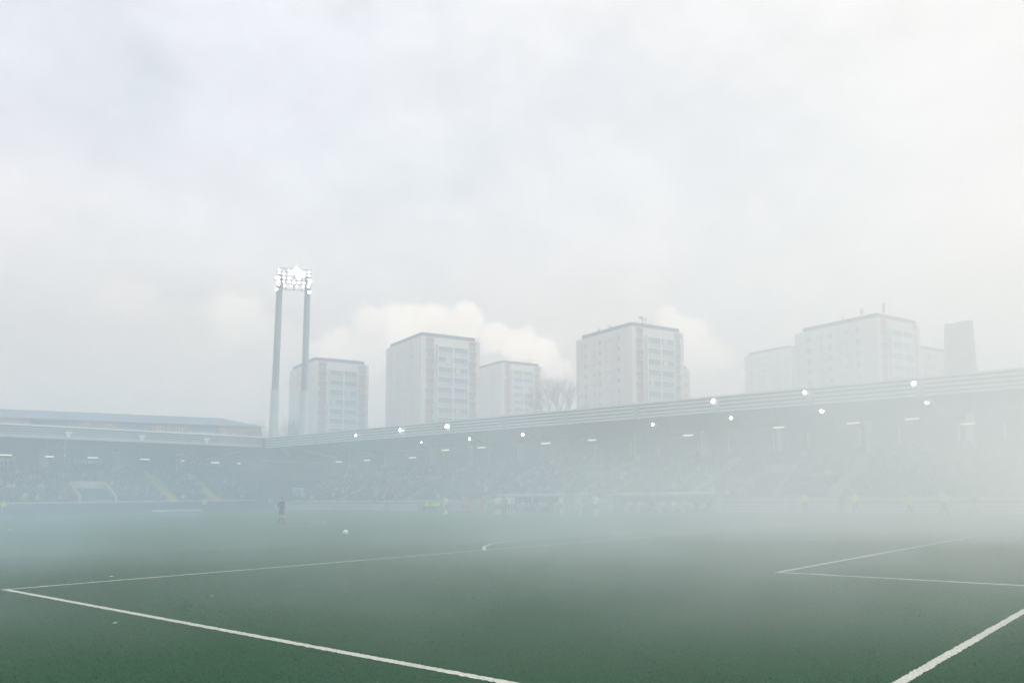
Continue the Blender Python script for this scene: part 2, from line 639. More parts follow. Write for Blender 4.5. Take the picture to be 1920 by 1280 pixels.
def tower_block(cx, cy, top, label, rz=0.0, long=24.4, short=17.4, zmin=12.0, detail=True, extras=(), side_bright=0.0):
    """near corner at (cx, cy). local +Y runs along the long flank away from the camera's left,
    local -X .. the balcony front runs along +X.  Built in local axes, then turned."""
    # local frame: X = direction of front face (away from near corner), Y = direction of flank
    root = empty('apartment_tower', (cx, cy, 0), rz, label, 'apartment tower', 'apartment towers behind the stadium')
    Hw = top - 1.0
    q = MB()
    q.box(0, short, 0, long, 0, Hw)
    q.build('wall', pale_wall, root)
    # upper edge: set-back dark roof storey
    q = MB()
    q.box(0.12, short - 1.3, 0.12, long - 2.6, Hw, top)
    q.box(short * .48, short * .62, long * .1, long * .2, top, top + 0.35)
    rf = q.build('roof', roof_dark, root)
    for (ax, ay, hh) in ((short * .42, 1.2, 0.9), (short * .86, 3.5, 0.7), (short * .3, 9, .8)):
        q = MB()
        q.tube((ax, ay, top), (ax, ay, top + hh), 0.07, n=6)
        q.build('vent_pipe', steel_dark, rf)
    for ex in extras:
        ex(rf, top)
    # ---- front face: plane local y = 0, facing -Y
    q = MB()
    q.box(0.0, 0.07 * short, -0.05, 0.0, 0, Hw)
    q.box(0.945 * short, short, -0.05, 0.0, 0, Hw)
    q.box(0.235 * short, 0.80 * short, -0.05, 0.0, Hw - 2.2, Hw)
    q.build('front_rendering', white_wall, root)
    xs_a, xs_b = 0.145 * short, 0.875 * short
    k = 0
    z = Hw - 0.25
    while True:
        zt = z - k * FL
        if zt - FL < zmin or k > 14:
            break
        # terracotta panel then window
        for xc in (xs_a, xs_b):
            q = MB()
            q.box(xc - 1.12, xc + 1.12, -0.04, 0.0, zt - 1.33, zt)
            q.build('facade_panel', pink, root)
            me = WIN_WIDE
            o = link('window', me, root, (xc + random.choice((-.12, 0, .12)), -0.01, zt - 1.33 - 0.71))
        k += 1
    # ---- glazed balconies, two bays
    q = MB()
    x0, x1 = 0.265 * short, 0.775 * short
    zt = Hw - 2.25
    q.box(x0 - 0.2, x1 + 0.2, -0.85, -0.0, zt, zt + 0.22)
    q.box(x0 - 0.2, x0, -0.85, -0.0, zmin - 3, zt)
    q.box(x1, x1 + 0.2, -0.85, -0.0, zmin - 3, zt)
    xm = (x0 + x1) / 2
    q.box(xm - 0.13, xm + 0.13, -0.85, 0.0, zmin - 3, zt)
    q.build('balcony_frame', frame_white, root)
    bw = (x1 - x0) / 2 - 0.13
    for kk in range(14):
        zc = zt - FL / 2 - kk * FL
        if zc < zmin - 2:
            break
        for xc in (x0 + bw / 2, x1 - bw / 2):
            o = link('glazed_balcony', BALC, root, (xc, -0.75, zc))
            o.scale = (bw / 4.25, 1, 1)
            if random.random() < 0.16:
                q = MB()
                s_ = random.choice((-1, 1))
                q.box(s_ * 0.2, s_ * 1.5, -0.06, -0.02, -0.30, 1.0)
                q.build('curtain', curtain, o)
    # ---- flank: plane local x = 0, facing -X
    cols = [(0.22, WIN_SMALL), (0.36, WIN_SLIM), (0.55, WIN_SMALL), (0.66, WIN_SLIM), (0.82, WIN_SMALL)]
    for kk in range(12):
        zc = Hw - 2.3 - kk * FL
        if zc < zmin:
            break
        for fy, me in cols:
            link('window', me, root, (-0.01, fy * long, zc), R(-90))
    return root


ANG = R(-15.8) - R(90)


def cross_antenna(u, v, h, arm=0.8, r=0.16):
    def f(parent, top):
        q = MB()
        q.tube((u, v, top - .3), (u, v, top + h), r, n=8)
        q.tube((u + arm * 1.1, v, top - .3), (u + arm * 1.1, v, top + h * .8), r * .6, n=8)
        q.box(u - arm, u + arm * 1.6, v - .12, v + .12, top + h * .68, top + h * .82)
        q.box(u - arm * 1.1, u - arm * .4, v - .25, v + .25, top + h * .75, top + h)
        q.build('aerial_mast', steel, parent)
    return f


def panel_antenna(u, v, h, r=0.35):
    def f(parent, top):
        q = MB()
        q.tube((u, v, top - .3), (u, v, top + h * .5), .10, n=8)
        q.box(u - r, u + r, v - .2, v + .2, top + h * .25, top + h)
        q.build('aerial_mast', steel, parent)
    return f


# local X must run along the front face (-105.8 deg), local Y along the flank (-15.8 deg)
tower_block(201.01, -105.21, 41.13, 'cream tower block with glazed balconies, partly hidden by the floodlight pole', ANG, short=15.7)
tower_block(167.18, -115.19, 45.40, 'tall cream tower block in front of the white cumulus, red panels beside glazed balconies', ANG)
tower_block(115.36, -139.10, 44.87, 'pale tower block right of the bare tree, small aerials on its roof corner', ANG,
            extras=(cross_antenna(4.2, .8, 1.9), cross_antenna(2.0, 11.5, 1.2, .5, .12), panel_antenna(.8, 15, 1.0, .15)))
tower_block(61.75, -162.44, 43.39, 'broad faded tower block with two tall aerials on its roof, beside the square tower', ANG,
            extras=(panel_antenna(.8, 4.5, 1.9, .35), panel_antenna(4.2, .8, 3.0, .22), cross_antenna(.6, 10, 1.0, .3, .1)))
tower_block(208.81, -187.21, 51.29, 'small distant tower block between the tall cream block and the bare tree', ANG, zmin=18)
tower_block(137.97, -279.63, 61.22, 'distant low looking tower block tucked against the broad faded block', ANG, zmin=26)

# lower wing beside the third tower (seen at its right edge)
root = empty('annex_building', (115.66, -166.9, 0), ANG, 'narrow lower wing just right of the pale block with roof aerials', 'building')
q = MB(); q.box(-7, 0, 0, 8, 0, 36.07); q.build('wall', pale_wall, root)
q = MB(); q.box(-6.7, -.9, .3, 7.5, 36.07, 36.07 + .7); q.build('roof', roof_dark, root)
for i in range(6):
    for x in (-5.2, -1.5):
        link('window', WIN_SMALL, root, (x, -0.01, 36.07 - 1.8 - i * FL))

# connecting block and square tower far right
root = empty('apartment_building', (64.2, -199.0, 0), ANG, 'hazy flat roofed block between the broad tower block and the square tower', 'building')
q = MB(); q.box(0, 22, 0, 14, 0, 40.5); q.build('wall', pale_wall, root)
q = MB(); q.box(-.3, 22.3, -.3, 14.3, 40.5, 41.2); q.build('roof', roof_dark, root)
for i in range(7):
    for x in (1.8, 4.4, 7.0, 9.6):
        link('window', WIN_SMALL, root, (x, -0.01, 38.6 - i * FL))
root = empty('square_tower', (52.9, -199.0, 0), R(17), 'plain tapering square tower standing alone at the far right', 'tower')
q = MB()
zs = ((0, 5.4), (33, 3.75), (44.6, 3.3))
for (za, wa), (zb, wb) in zip(zs[:-1], zs[1:]):
    vs = [(-wa, -wa, za), (wa, -wa, za), (wa, wa, za), (-wa, wa, za), (-wb, -wb, zb), (wb, -wb, zb), (wb, wb, zb), (-wb, wb, zb)]
    q.add(vs, [(0, 1, 5, 4), (1, 2, 6, 5), (2, 3, 7, 6), (3, 0, 4, 7), (4, 5, 6, 7), (3, 2, 1, 0)])
q.build('wall', concrete, root)
q = MB()
q.box(.1, 3.3, -3.3, 3.3, 44.6, 45.0)
q.box(-3.3, .1, -3.3, 3.3, 44.6, 45.5)
q.build('parapet', concrete, root)

# ------------------------------------------------------------------ long brick terrace at left
def brick_terrace():
    A = Vector((162.86, -67.81, 0))
    B = Vector((176.05, -24.8, 0))
    d = (B - A).normalized()
    ang = math.atan2(d.y, d.x)
    root = empty('brick_housing', A, ang, 'long low brick apartment row with dark hipped roof behind the left stand', 'building')
    L = 110.0
    EV, RG, DP = 16.81, 18.95, 11.0
    # local x along facade, local y: positive = towards the camera (left normal), so building is at y < 0
    q = MB(); q.box(0.6, L, -DP, 0.9, 0, EV - .15); q.build('recessed_wall', mat('dim_blue_wall', (0.24, 0.33, 0.42), .8, .15, .5), root)
    # roof: hipped at the near end
    q = MB()
    o_ = 1.7
    vs = [(-.6, o_, EV), (L, o_, EV), (L, -DP - .6, EV), (-.6, -DP - .6, EV), (6.8, -DP / 2, RG), (L, -DP / 2, RG)]
    q.add(vs, [(0, 1, 5, 4), (1, 2, 5), (2, 3, 4, 5), (3, 0, 4), (3, 2, 1, 0)])
    rf = q.build('roof', roof_dark, root)
    q = MB(); q.box(-.7, L, 1.70, 1.82, EV - .12, EV + .06); q.build('gutter', steel, rf)
    q = MB()
    for x in (24, 52, 80):
        q.box(x, x + 1.2, -DP / 2 - .5, -DP / 2 + .5, RG - .5, RG + .9)
    blocks = [(0.0, 8.3), (14.0, 20.7), (26.2, 33.2), (40.5, 48.2), (54, 61), (67, 74), (80, 87)]
    prev = None
    for (a, b_) in blocks:
        q = MB(); q.box(a, b_, -1, 1.45, 0, EV - .12)
        o = q.build('brick_wall', brick, root)
        n = 4 if a == 0 else 2
        for i in range(n):
            x = a + (b_ - a) * (i + .5) / n
            w = link('window', WIN_SMALL, o, (x, 1.47, EV - 1.3), math.pi)
        q = MB(); q.tube((a + (b_ - a) * .62, 1.55, 0), (a + (b_ - a) * .62, 1.55, EV - .2), .07, n=6)
        if a:
            q.build('drainpipe', steel_dark, o)
        if prev is not None:
            # access balconies between the brick bays
            q = MB()
            for z in (EV - 2.6, EV - 5.4, EV - 8.2):
                q.box(prev + .02, a - .02, 0.95, 1.55, z - .2, z)
                nn = 9
                for i in range(nn):
                    xa = prev + (a - prev) * (i + .1) / nn
                    xb = prev + (a - prev) * (i + .8) / nn
                    q.box(xa, xb, 1.45, 1.53, z, z + .95)
                q.box(prev + .02, a - .02, 1.40, 1.58, z + .95, z + 1.02)
            q.build('balcony', frame_white, root)
        prev = b_


brick_terrace()

# ------------------------------------------------------------------ bare trees
def bare_tree(x, y, base, height, spread, label, seed, levels=5, trunk_r=.28):
    rd = random.Random(seed)
    root = empty('bare_tree', (x, y, base), 0, label, 'tree', 'bare winter trees behind the stands')
    tr, cr = MB(), MB()
    th = height * .30
    tr.tube((0, 0, 0), (rd.uniform(-.2, .2), rd.uniform(-.2, .2), th), trunk_r, trunk_r * .7, 9)

    def grow(p, d, ln, r, lv):
        q = p + d * ln
        tgt = cr
        tgt.tube(p, q, r, r * .68, 5 if lv > 2 else 3, cap=False)
        if lv == 0:
            return
        n = 3 if lv > 1 else 4
        for i in range(n):
            s = Vector((rd.gauss(0, 1), rd.gauss(0, 1), rd.gauss(0, .5))).normalized()
            nd = (d * .85 + s * (.62 if i else .30) * spread + Vector((0, 0, .16))).normalized()
            grow(p + d * ln * (1 if i < 2 else rd.uniform(.5, .9)), nd, ln * rd.uniform(.66, .84), r * .56, lv - 1)
    top = Vector(tr.v[-1])
    for i in range(4):
        s = Vector((math.cos(i * 1.6 + seed), math.sin(i * 1.6 + seed), 0))
        grow(Vector((0, 0, th * rd.uniform(.9, 1.0))), (Vector((0, 0, 1)) + s * .5 * spread * (0.5 if i == 0 else 1)).normalized(), height * .21, trunk_r * .42, levels)
    tr.build('trunk', bark, root)
    cr.build('crown', bark, root)


bare_tree(128.5, -53.4, 0, 16.2, .85, 'slim bare tree between the two floodlight poles and the brick row', 3, 5, .22)
bare_tree(133.2, -50.5, 0, 15.0, .9, 'thin bare tree left of the floodlight poles, by the brick row end', 9, 4, .2)
bare_tree(121.6, -118.2, 8, 22.0, 1.25, 'wide bare tree standing between two pale tower blocks', 5, 6, .45)
bare_tree(151.0, -88.0, 4, 14.0, 1.2, 'low bushy bare tree in the gap between the first two tower blocks', 6, 5, .3)
bare_tree(114.5, -117.0, 6, 17.0, 1.2, 'smaller bare tree at the foot of the block with roof aerials', 12, 5, .3)

# ------------------------------------------------------------------ stands
seat_pale = mat('pale_seat', (0.45, 0.46, 0.47), .6, .1, 2)
ROW, RISE = 0.85, 0.37


def left_stand():
    root = empty('end_grandstand', (113, 0, 0), 0, 'covered all-seat end stand with crowd on the left, navy front wall', 'grandstand')
    Y0, Y1 = -40.0, 46.0
    NR = 12
    # stepped terrace as one profile
    prof = [(0.16, 0)]
    z = 1.30
    for i in range(NR):
        prof += [(0.16 + i * ROW, z), (0.16 + (i + 1) * ROW, z)]
        z += RISE
    prof += [(0.16 + NR * ROW, 0)]
    # opening of the vomitory is built proud of the terrace
    q = MB(); q.prism([(a, b_) for a, b_ in prof], 'y', Y0, Y1); q.build('terrace', concrete, root)
    xb = 0.16 + NR * ROW
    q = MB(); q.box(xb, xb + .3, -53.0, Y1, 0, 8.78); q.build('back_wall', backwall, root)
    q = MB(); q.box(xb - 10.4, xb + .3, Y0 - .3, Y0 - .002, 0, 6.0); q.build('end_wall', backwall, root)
    q = MB(); q.box(0, .14, Y0, Y1, 0, 1.32); q.build('front_wall', navy, root)
    q = MB()
    q.box(-.03, .17, Y0, Y1, 1.325, 1.42)
    y = Y0 + 1
    q.build('rail', frame_white, root)
    q = MB(); q.box(-.35, -.05, -31.0, -24.5, 0, .28); q.build('kerb_board', steel_pale, root)
    # seats, row by row
    q = MB()
    for i in range(NR):
        x = .16 + i * ROW
        zz = 1.30 + i * RISE
        y = Y0 + .6
        while y < Y1:
            if not any(abs(y - (c + (x) * .0)) < .8 for c in (-27.6, -33.6)):
                q.box(x + .30, x + .62, y, y + .42, zz + .36, zz + .42)
                q.box(x + .62, x + .67, y, y + .42, zz + .36, zz + .75)
            y += .5
    tag(q.build('seating', seat_dark, root), kind='stuff')
    # yellow stairways
    for yc in (-27.6, -33.6):
        q = MB()
        for i in range(NR):
            x = .16 + i * ROW
            zz = 1.30 + i * RISE
            q.box(x + .02, x + ROW - .02, yc - .62, yc + .62, zz + .003, zz + .19)
            q.box(x + .43, x + ROW - .02, yc - .62, yc + .62, zz + .19, zz + .37)
        q.build('stairway', yellow_paint, root)
    # vomitory with number
    q = MB()
    ya, yb = -20.2, -16.0
    wall = mat('beige_concrete', (0.52, 0.46, 0.40), .8, .1, 1)
    q.box(4.0, 4.2, ya, yb, 2.95, 4.15)
    for yy in (ya, yb):
        q.prism([(.3, 1.45), (.3, 2.2), (4.2, 4.15), (4.2, 3.0)], 'y', yy - .12, yy + .12)
    vo = q.build('stair_portal', wall, root)
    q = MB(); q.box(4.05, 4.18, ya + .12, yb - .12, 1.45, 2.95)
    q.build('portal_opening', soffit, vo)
    me = text_mesh("10", 1.15, .02)
    me.materials.append(frame_white)
    o = link('number', me, vo)
    o.matrix_local = Matrix.Translation((3.96, -18.4, 3.55)) @ Matrix.Rotation(R(-90), 4, 'Z') @ Matrix.Rotation(R(90), 4, 'X')
    # rear pillars
    for k in range(-4, 7):
        yc = -14.9 + (-8.85) * (k if k <= 2 else 0) if k <= 2 else -14.9 + 8.85 * (k - 0) * 0
        pass
    for yc in [-32.56 + 8.85 * i for i in range(8)]:
        q = MB(); q.box(xb - .75, xb - .25, yc - .42, yc + .42, 5.7, 8.5)
        q.build('pillar', mat('pale_pillar', (0.55, 0.52, 0.49), .8, .08, 1), root)
    # dark banners with pale lettering
    for yc in (-37.0, -20.0, -11.2 + 1.5):
        q = MB(); q.box(xb - .12, xb - .03, yc - 2.9, yc + 2.9, 6.35, 7.75)
        bnr = q.build('banner', mat('banner_dark', (0.03, 0.04, 0.055), .7, .2, 1), root)
        me = text_mesh("roxwell", 1.15, .015)
        me.materials.append(steel_pale)
        o = link('lettering', me, bnr)
        o.matrix_local = Matrix.Translation((xb - .15, yc - .35, 7.02)) @ Matrix.Rotation(R(-90), 4, 'Z') @ Matrix.Rotation(R(90), 4, 'X')
        q = MB()
        for i in range(14):
            a, b_ = 2 * math.pi * i / 14, 2 * math.pi * (i + 1) / 14
            q.beam((xb - .15, yc + 2.3 + .33 * math.cos(a), 7.05 + .33 * math.sin(a)), (xb - .15, yc + 2.3 + .33 * math.cos(b_), 7.05 + .33 * math.sin(b_)), .09)
        q.build('emblem', steel_pale, bnr)
    # roof: thin deck falling to the back, deep slatted fascia at the front
    ZT, ZB = 10.72, 9.2
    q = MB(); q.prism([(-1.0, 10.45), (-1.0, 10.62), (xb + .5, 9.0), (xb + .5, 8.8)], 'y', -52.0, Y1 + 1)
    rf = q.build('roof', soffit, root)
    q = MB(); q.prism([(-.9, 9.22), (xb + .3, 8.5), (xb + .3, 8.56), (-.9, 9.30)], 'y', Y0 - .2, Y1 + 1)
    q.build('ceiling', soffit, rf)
    q = MB(); q.box(-1.16, -.98, -39.4, Y1 + 1, 10.62, 10.82); q.build('gutter', frame_white, rf)
    q = MB()
    for zc, h in ((10.40, .16), (10.10, .16), (9.80, .16)):
        q.box(-1.10, -1.02, -39.4, Y1 + 1, zc - h / 2, zc + h / 2)
    q.build('fascia_slats', mat('fascia_blue_grey', (0.30, 0.345, 0.36), .6, .08, 1), rf)
    q = MB(); q.box(-1.10, -1.0, -39.4, Y1 + 1, 9.20, 9.62); q.build('fascia_panel', mat('fascia_pale', (0.38, 0.40, 0.40), .6, .08, 1), rf)
    q = MB(); q.box(-.99, -.93, -39.4, Y1 + 1, 9.3, 10.44); q.build('fascia_backing', steel_dark, rf)
    for yc in [-31.07 + 8.63 * i for i in range(9)]:
        q = MB()
        q.beam((-.7, yc, 9.7), (6.5, yc, 7.75), .16, .22)
        q.beam((6.5, yc, 7.75), (xb, yc, 8.3), .16, .22)
        q.beam((6.5, yc, 7.75), (6.5, yc, 8.9), .12)
        q.build('truss', steel, rf)
        # white bracket in the fascia
        q = MB()
        q.box(-1.30, -1.12, yc - .42, yc + .42, 9.92, 10.18)
        q.box(-1.28, -1.13, yc - .20, yc + .20, 9.42, 9.92)
        q.build('bracket', frame_white, rf)
    q = MB()
    q.beam((-.6, -13.76, 9.4), (-.6, -13.74, 7.3), .05)
    q.tube((-.6, -13.74, 7.05), (-.6, -13.74, 7.35), .12, .12, 8)
    q.build('hanging_microphone', steel_pale, rf)
    return root


def right_stand():
    root = empty('main_grandstand', (0, -41, 0), 0, 'long covered main stand fading into smoke along the far touchline', 'grandstand')
    X0, X1 = -12.0, 108.0
    NR = 13
    # local y is negative going back
    prof = [(-.16, 0)]
    z = 1.05
    for i in range(NR):
        prof += [(-.16 - i * ROW, z), (-.16 - (i + 1) * ROW, z)]
        z += RISE
    yb = -.16 - NR * ROW
    prof += [(yb, 0)]
    q = MB(); q.prism(prof, 'x', X0, X1); q.build('terrace', concrete, root)
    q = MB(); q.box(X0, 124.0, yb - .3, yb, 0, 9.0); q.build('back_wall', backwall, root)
    q = MB(); q.box(X0, X1, -.14, 0, 0, 1.06); q.build('front_wall', mat('grey_front_wall', (.22, .23, .235), .8, .12, .5), root)
    q = MB(); q.box(X0, X1, -.17, .03, 1.065, 1.14); q.build('rail', frame_white, root)
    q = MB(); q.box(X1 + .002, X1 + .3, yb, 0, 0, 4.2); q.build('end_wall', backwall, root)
    q = MB()
    for i in range(NR):
        y = -.16 - i * ROW
        zz = 1.05 + i * RISE
        x = X0 + .6
        while x < X1 - .5:
            if (x + 4) % 14.0 > 1.3:
                q.box(x, x + .42, y - .62, y - .30, zz + .36, zz + .42)
                q.box(x, x + .42, y - .67, y - .62, zz + .36, zz + .75)
            x += .5
    tag(q.build('seating', seat_dark, root), kind='stuff')
    # pale diagonal portal walls
    for xa in (79.5, 52.0, 30.0):
        q = MB()
        for xx in (xa, xa + 3.6):
            q.prism([(-.3, 1.2), (-.3, 1.95), (-5.2, 4.4), (-5.2, 3.2)], 'x', xx - .12, xx + .12)
        q.box(xa, xa + 3.6, -5.3, -5.1, 3.0, 4.4)
        q.build('stair_portal', mat('portal_grey', (.27, .29, .29), .8, .1, 1), root)
    # rear: lounge windows and pillars
    for i, xw in enumerate([92.5 - 9.1 * k for k in range(10)]):
        q = MB(); q.box(xw - 2.6, xw + 2.6, yb - .0, yb + .08, 6.2, 7.7)
        wn = q.build('lounge_window', [mat('lounge_glass', (.03, .04, .05), .2, .4, .3)], root)
        for s in (-2.7, 2.6):
            q = MB()
            q.box(xw + s, xw + s + .1, yb + .002, yb + .14, 6.1, 7.8)
            q.build('window_post', frame_white, wn)
    for xp in (107.4, 98.36, 88.2, 79.67, 70.6, 61.5, 52.4, 43.3, 34.2, 25.1, 16.0, 6.9):
        q = MB(); q.box(xp - .3, xp + .3, yb + .3, yb + .75, 5.4, 8.6)
        q.build('pillar', mat('pale_pillar', (0.55, 0.52, 0.49), .8, .08, 1), root)
    # roof
    xe = 124.0
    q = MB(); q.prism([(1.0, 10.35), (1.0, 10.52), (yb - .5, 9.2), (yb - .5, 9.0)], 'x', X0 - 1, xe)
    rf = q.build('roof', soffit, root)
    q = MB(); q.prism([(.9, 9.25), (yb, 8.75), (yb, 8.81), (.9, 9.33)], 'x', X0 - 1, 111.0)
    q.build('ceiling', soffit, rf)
    q = MB(); q.box(X0 - 1, 111.8, .98, 1.12, 10.52, 10.66); q.build('gutter', steel_pale, rf)
    slat = mat('fascia_pale_slat', (0.56, 0.58, 0.58), .5, .06, 1)
    q = MB()
    for zc in (10.28, 9.92, 9.56, 9.24):
        q.box(X0 - 1, 111.8, 1.02, 1.10, zc - .09, zc + .09)
    q.build('fascia_slats', slat, rf)
    q = MB(); q.box(X0 - 1, 111.8, .90, .96, 9.3, 10.4); q.build('fascia_backing', steel_dark, rf)
    for xc in [98.6 - 9.1 * k for k in range(12)]:
        q = MB()
        q.beam((xc, .8, 9.9), (xc, -5.0, 8.05), .16, .24)
        q.beam((xc, -5.0, 8.05), (xc, yb, 8.5), .16, .24)
        q.beam((xc, -5.0, 8.05), (xc, -5.0, 9.2), .12)
        q.box(xc - .3, xc + .3, .7, 1.16, 9.1, 10.3)
        q.build('truss', steel, rf)
    return root


left_stand()
right_stand()

# corner infill between the two stands
root = empty('corner_block', (112, -41, 0), 0, 'dark corner building joining the two stands, pale door frame in front', 'building')
q = MB(); q.box(3.0, 13.5, -11.0, -.6, 0, 7.2); q.build('wall', mat('corner_wall', (.13, .15, .16), .85, .2, .4), root)
q = MB(); q.box(2.6, 14.4, -11.8, .2, 7.2, 7.5); q.build('roof', steel, root)
q = MB()
q.beam((0, 0, 9.9), (7.5, 6.0, 7.6), .25, .35); q.beam((0, 0, 9.9), (-7.5, -6.0, 7.6), .25, .35)
q.beam((0, 0, 9.2), (0, 0, 10.7), .3); q.beam((-.5, -.5, 10), (6, -7, 8.2), .2, .3)
q.build('corner_truss', steel, root)
q = MB()
q.box(-3.8, -3.5, -1.35, -1.2, 0, 3.2); q.box(-6.6, -6.3, -1.35, -1.2, 0, 3.2); q.box(-6.3, -3.8, -1.35, -1.2, 2.95, 3.2)
q.build('door_frame', frame_white, root)
q = MB(); q.box(-6.3, -3.8, -1.20, -1.12, 0, 2.95); q.build('door', mat('grey_door', (.30, .29, .31), .6, .1, 1), root)

# striped rail boards in front of the main stand
board_w = mat('pale_board', (.50, .51, .51), .6, .07, 1)
board_p = mat('pinkish_board', (.50, .40, .40), .6, .07, 1)
k = 0
spans = [(108.5, 104.0, 0), (103.9, 97.0, 0), (96.9, 90.0, 1), (89.9, 83.0, 0), (82.0, 76.5, 1), (34.8, 29.0, 0), (28.9, 23.0, 1), (22.9, 17.0, 0), (16.9, 11.0, 0), (10.9, 5.0, 1), (4.9, -1, 0)]
where = ['furthest from the camera, by the corner door', 'behind the far referee, second from the corner', 'right of the referee, third from the corner',
         'fourth from the corner, below the dark stand', 'just left of the seated yellow vests', 'just right of the second dugout', 'behind the first steward right of the dugouts',
         'behind the running steward', 'behind the pale-topped walker', 'at the right edge of the photo', 'outermost on the right']
for (xa, xb_, p), wh in zip(spans, where):
    root = empty('rail_board', ((xa + xb_) / 2, -39.6, 0), 0, 'low pale striped rail board along the touchline, ' + wh, 'barrier', 'striped boards before the main stand')
    hw = (xa - xb_) / 2
    for i, z in enumerate((.06, .34, .62)):
        q = MB(); q.box(-hw, hw, -.05, .05, z, z + .17)
        q.build('rail', board_p if (p and i == 1) else board_w, root)
    q = MB()
    for s in (-.96, -.3, .3, .96):
        q.box(s * hw - .04, s * hw + .04, -.14, -.052, 0, .82)
    q.build('post', steel_dark, root)

# ------------------------------------------------------------------ dugouts
def dugout(xa, xb_, label):
    root = empty('team_dugout', ((xa + xb_) / 2, -37.6, 0), 0, label, 'dugout', 'team dugouts beside the pitch')
    hw = (xb_ - xa) / 2
    q = MB(); q.prism([(.9, 1.66), (.9, 1.74), (-.6, 1.9), (-1.0, 1.6), (-1.0, 1.5), (-.6, 1.82)], 'x', -hw, hw)
    q.build('canopy', mat('dugout_canopy', (.36, .38, .38), .5, .1, 1), root)
    q = MB(); q.box(-hw, hw, -1.08, -1.0, 0, 1.5); q.build('back_panel', mat('dugout_back', (.12, .16, .17), .5, .15, 1), root)
    for s in (-hw, hw - .08):
        q = MB(); q.box(s, s + .08, -.98, .6, 0, 1.45); q.build('side_panel', balcony_glass, root)
    q = MB()
    x = -hw + .4
    while x < hw - .7:
        q.box(x, x + .5, -.75, -.3, .38, .46)
        q.box(x, x + .5, -.82, -.75, .38, .95)
        x += .62
    q.build('seat_row', seat_pale, root)


dugout(51.4, 60.6, 'long low dugout with pale roof edge left of the halfway line')
dugout(33.6, 44.8, 'faint dugout full of seated players right of the halfway line')
q = MB()
root = empty('referee_screen', (48.3, -36.4, 0), 0, 'pale upright cabinet standing between the two dugouts', 'cabinet')
q.box(-.65, .65, -.35, .35, .1, 1.75); q.build('housing', mat('cabinet_grey', (.36, .36, .36), .6, .1, 1), root)
q = MB(); q.box(-.75, .75, -.42, .42, 1.75, 1.85); q.build('lid', frame_white, root)
q = MB()
for sx in (-.55, .45):
    q.box(sx, sx + .1, -.3, .3, 0, .1)
q.build('foot', steel_dark, root)

# ------------------------------------------------------------------ lamps under the roofs
tube_glow = glow('tube_glow', (1.0, 0.90, 0.70), 2.0)
spot_glow = glow('spot_glow', (1.0, 0.97, 0.88), 22.0)
flood_glow = glow('flood_glow', (1.0, 0.99, 0.96), 9.0)
flood_bright = glow('flood_bright', (1.0, 0.99, 0.97), 120.0)


def strip_lamp(p, ln, rz, label, group):
    root = empty('strip_lamp', p, rz, label, 'strip lamp', group)
    q = MB(); q.box(-ln / 2, ln / 2, -.09, .09, 0.0, .10); q.build('housing', steel_pale, root)
    q = MB(); q.tube((-ln / 2 + .05, 0, -.055), (ln / 2 - .05, 0, -.055), .05, n=8); q.build('tube', tube_glow, root)
    q = MB()
    for s in (-.4, .4):
        q.box(s * ln - .015, s * ln + .015, -.015, .015, .10, 1.2)
    q.build('hanger', steel, root)


GL = 'strip lamps under the left stand roof'
for i, (y, z, ln, wh) in enumerate(((-9.72, 7.47, 1.5, 'leftmost of the row, at the photo edge'), (-14.6, 7.42, 1.1, 'second from the left, by the hanging microphone'),
                                    (-19.71, 7.43, 1.35, 'third from the left, above the stair portal'), (-26.44, 7.40, 1.3, 'fourth from the left, above the first yellow steps'),
                                    (-31.74, 7.32, .5, 'short one left of the rightmost banner'), (-36.52, 7.20, 1.35, 'above the rightmost banner'),
                                    (-40.3, 7.14, .5, 'short one nearest the corner'), (-4.8, 7.47, 1.2, 'outside the left photo edge'))):
    if i < 7:
        strip_lamp((120, y, z), ln, R(90), 'strip lamp under the left stand roof, ' + wh, GL)
GR = 'strip lamps under the main stand roof'
whr = ('leftmost, nearest the corner', 'second from the corner', 'third from the corner, under a round lamp', 'fourth from the corner', 'fifth from the corner, right of the second round lamp', 'sixth from the corner, right of the third round lamp',
       'seventh from the corner, before the thick smoke', 'eighth from the corner, in thick smoke', 'ninth from the corner, in thick smoke', 'tenth from the corner', 'second from the right end', 'at the right end')
for (x, z), wh in zip(((103.67, 7.03), (96.79, 7.03), (86.69, 7.06), (79.98, 7.81), (73.14, 7.87), (62.27, 7.91), (55.22, 7.94), (42.44, 7.82), (32.18, 8.06), (24.81, 8.02), (19.57, 8.07), (15.01, 7.37)), whr):
    strip_lamp((x, -47, z), 1.5 if x > 60 else 1.25, 0, 'strip lamp under main stand roof, ' + wh, GR)


def spot_lamp(p, r, yaw, tilt, label, group, gl=None):
    root = empty('floodlight', p, 0, label, 'floodlight', group)
    root.rotation_euler = (tilt, 0, yaw)
    # local +Y is the beam direction
    q = MB(); q.tube((0, -.30, 0), (0, 0, 0), r * .55, r, 14); q.build('housing', steel_dark, root)
    q = MB(); q.tube((0, .004, 0), (0, .03, 0), r * .92, r * .92, 14); q.build('lens', gl or spot_glow, root)
    q = MB()
    for s in (-1, 1):
        q.beam((s * (r + .03), -.1, -.02), (s * (r + .03), -.1, r + .18), .04)
    q.beam((-(r + .05), -.1, r + .18), (r + .05, -.1, r + .18), .04)
    q.build('bracket', steel, root)


def aim(p, turn=0.0):
    """yaw so that local +Y looks from p towards the camera end of the pitch"""
    return math.atan2(CAM_POS.y - p[1], CAM_POS.x - p[0]) - math.pi / 2 + turn


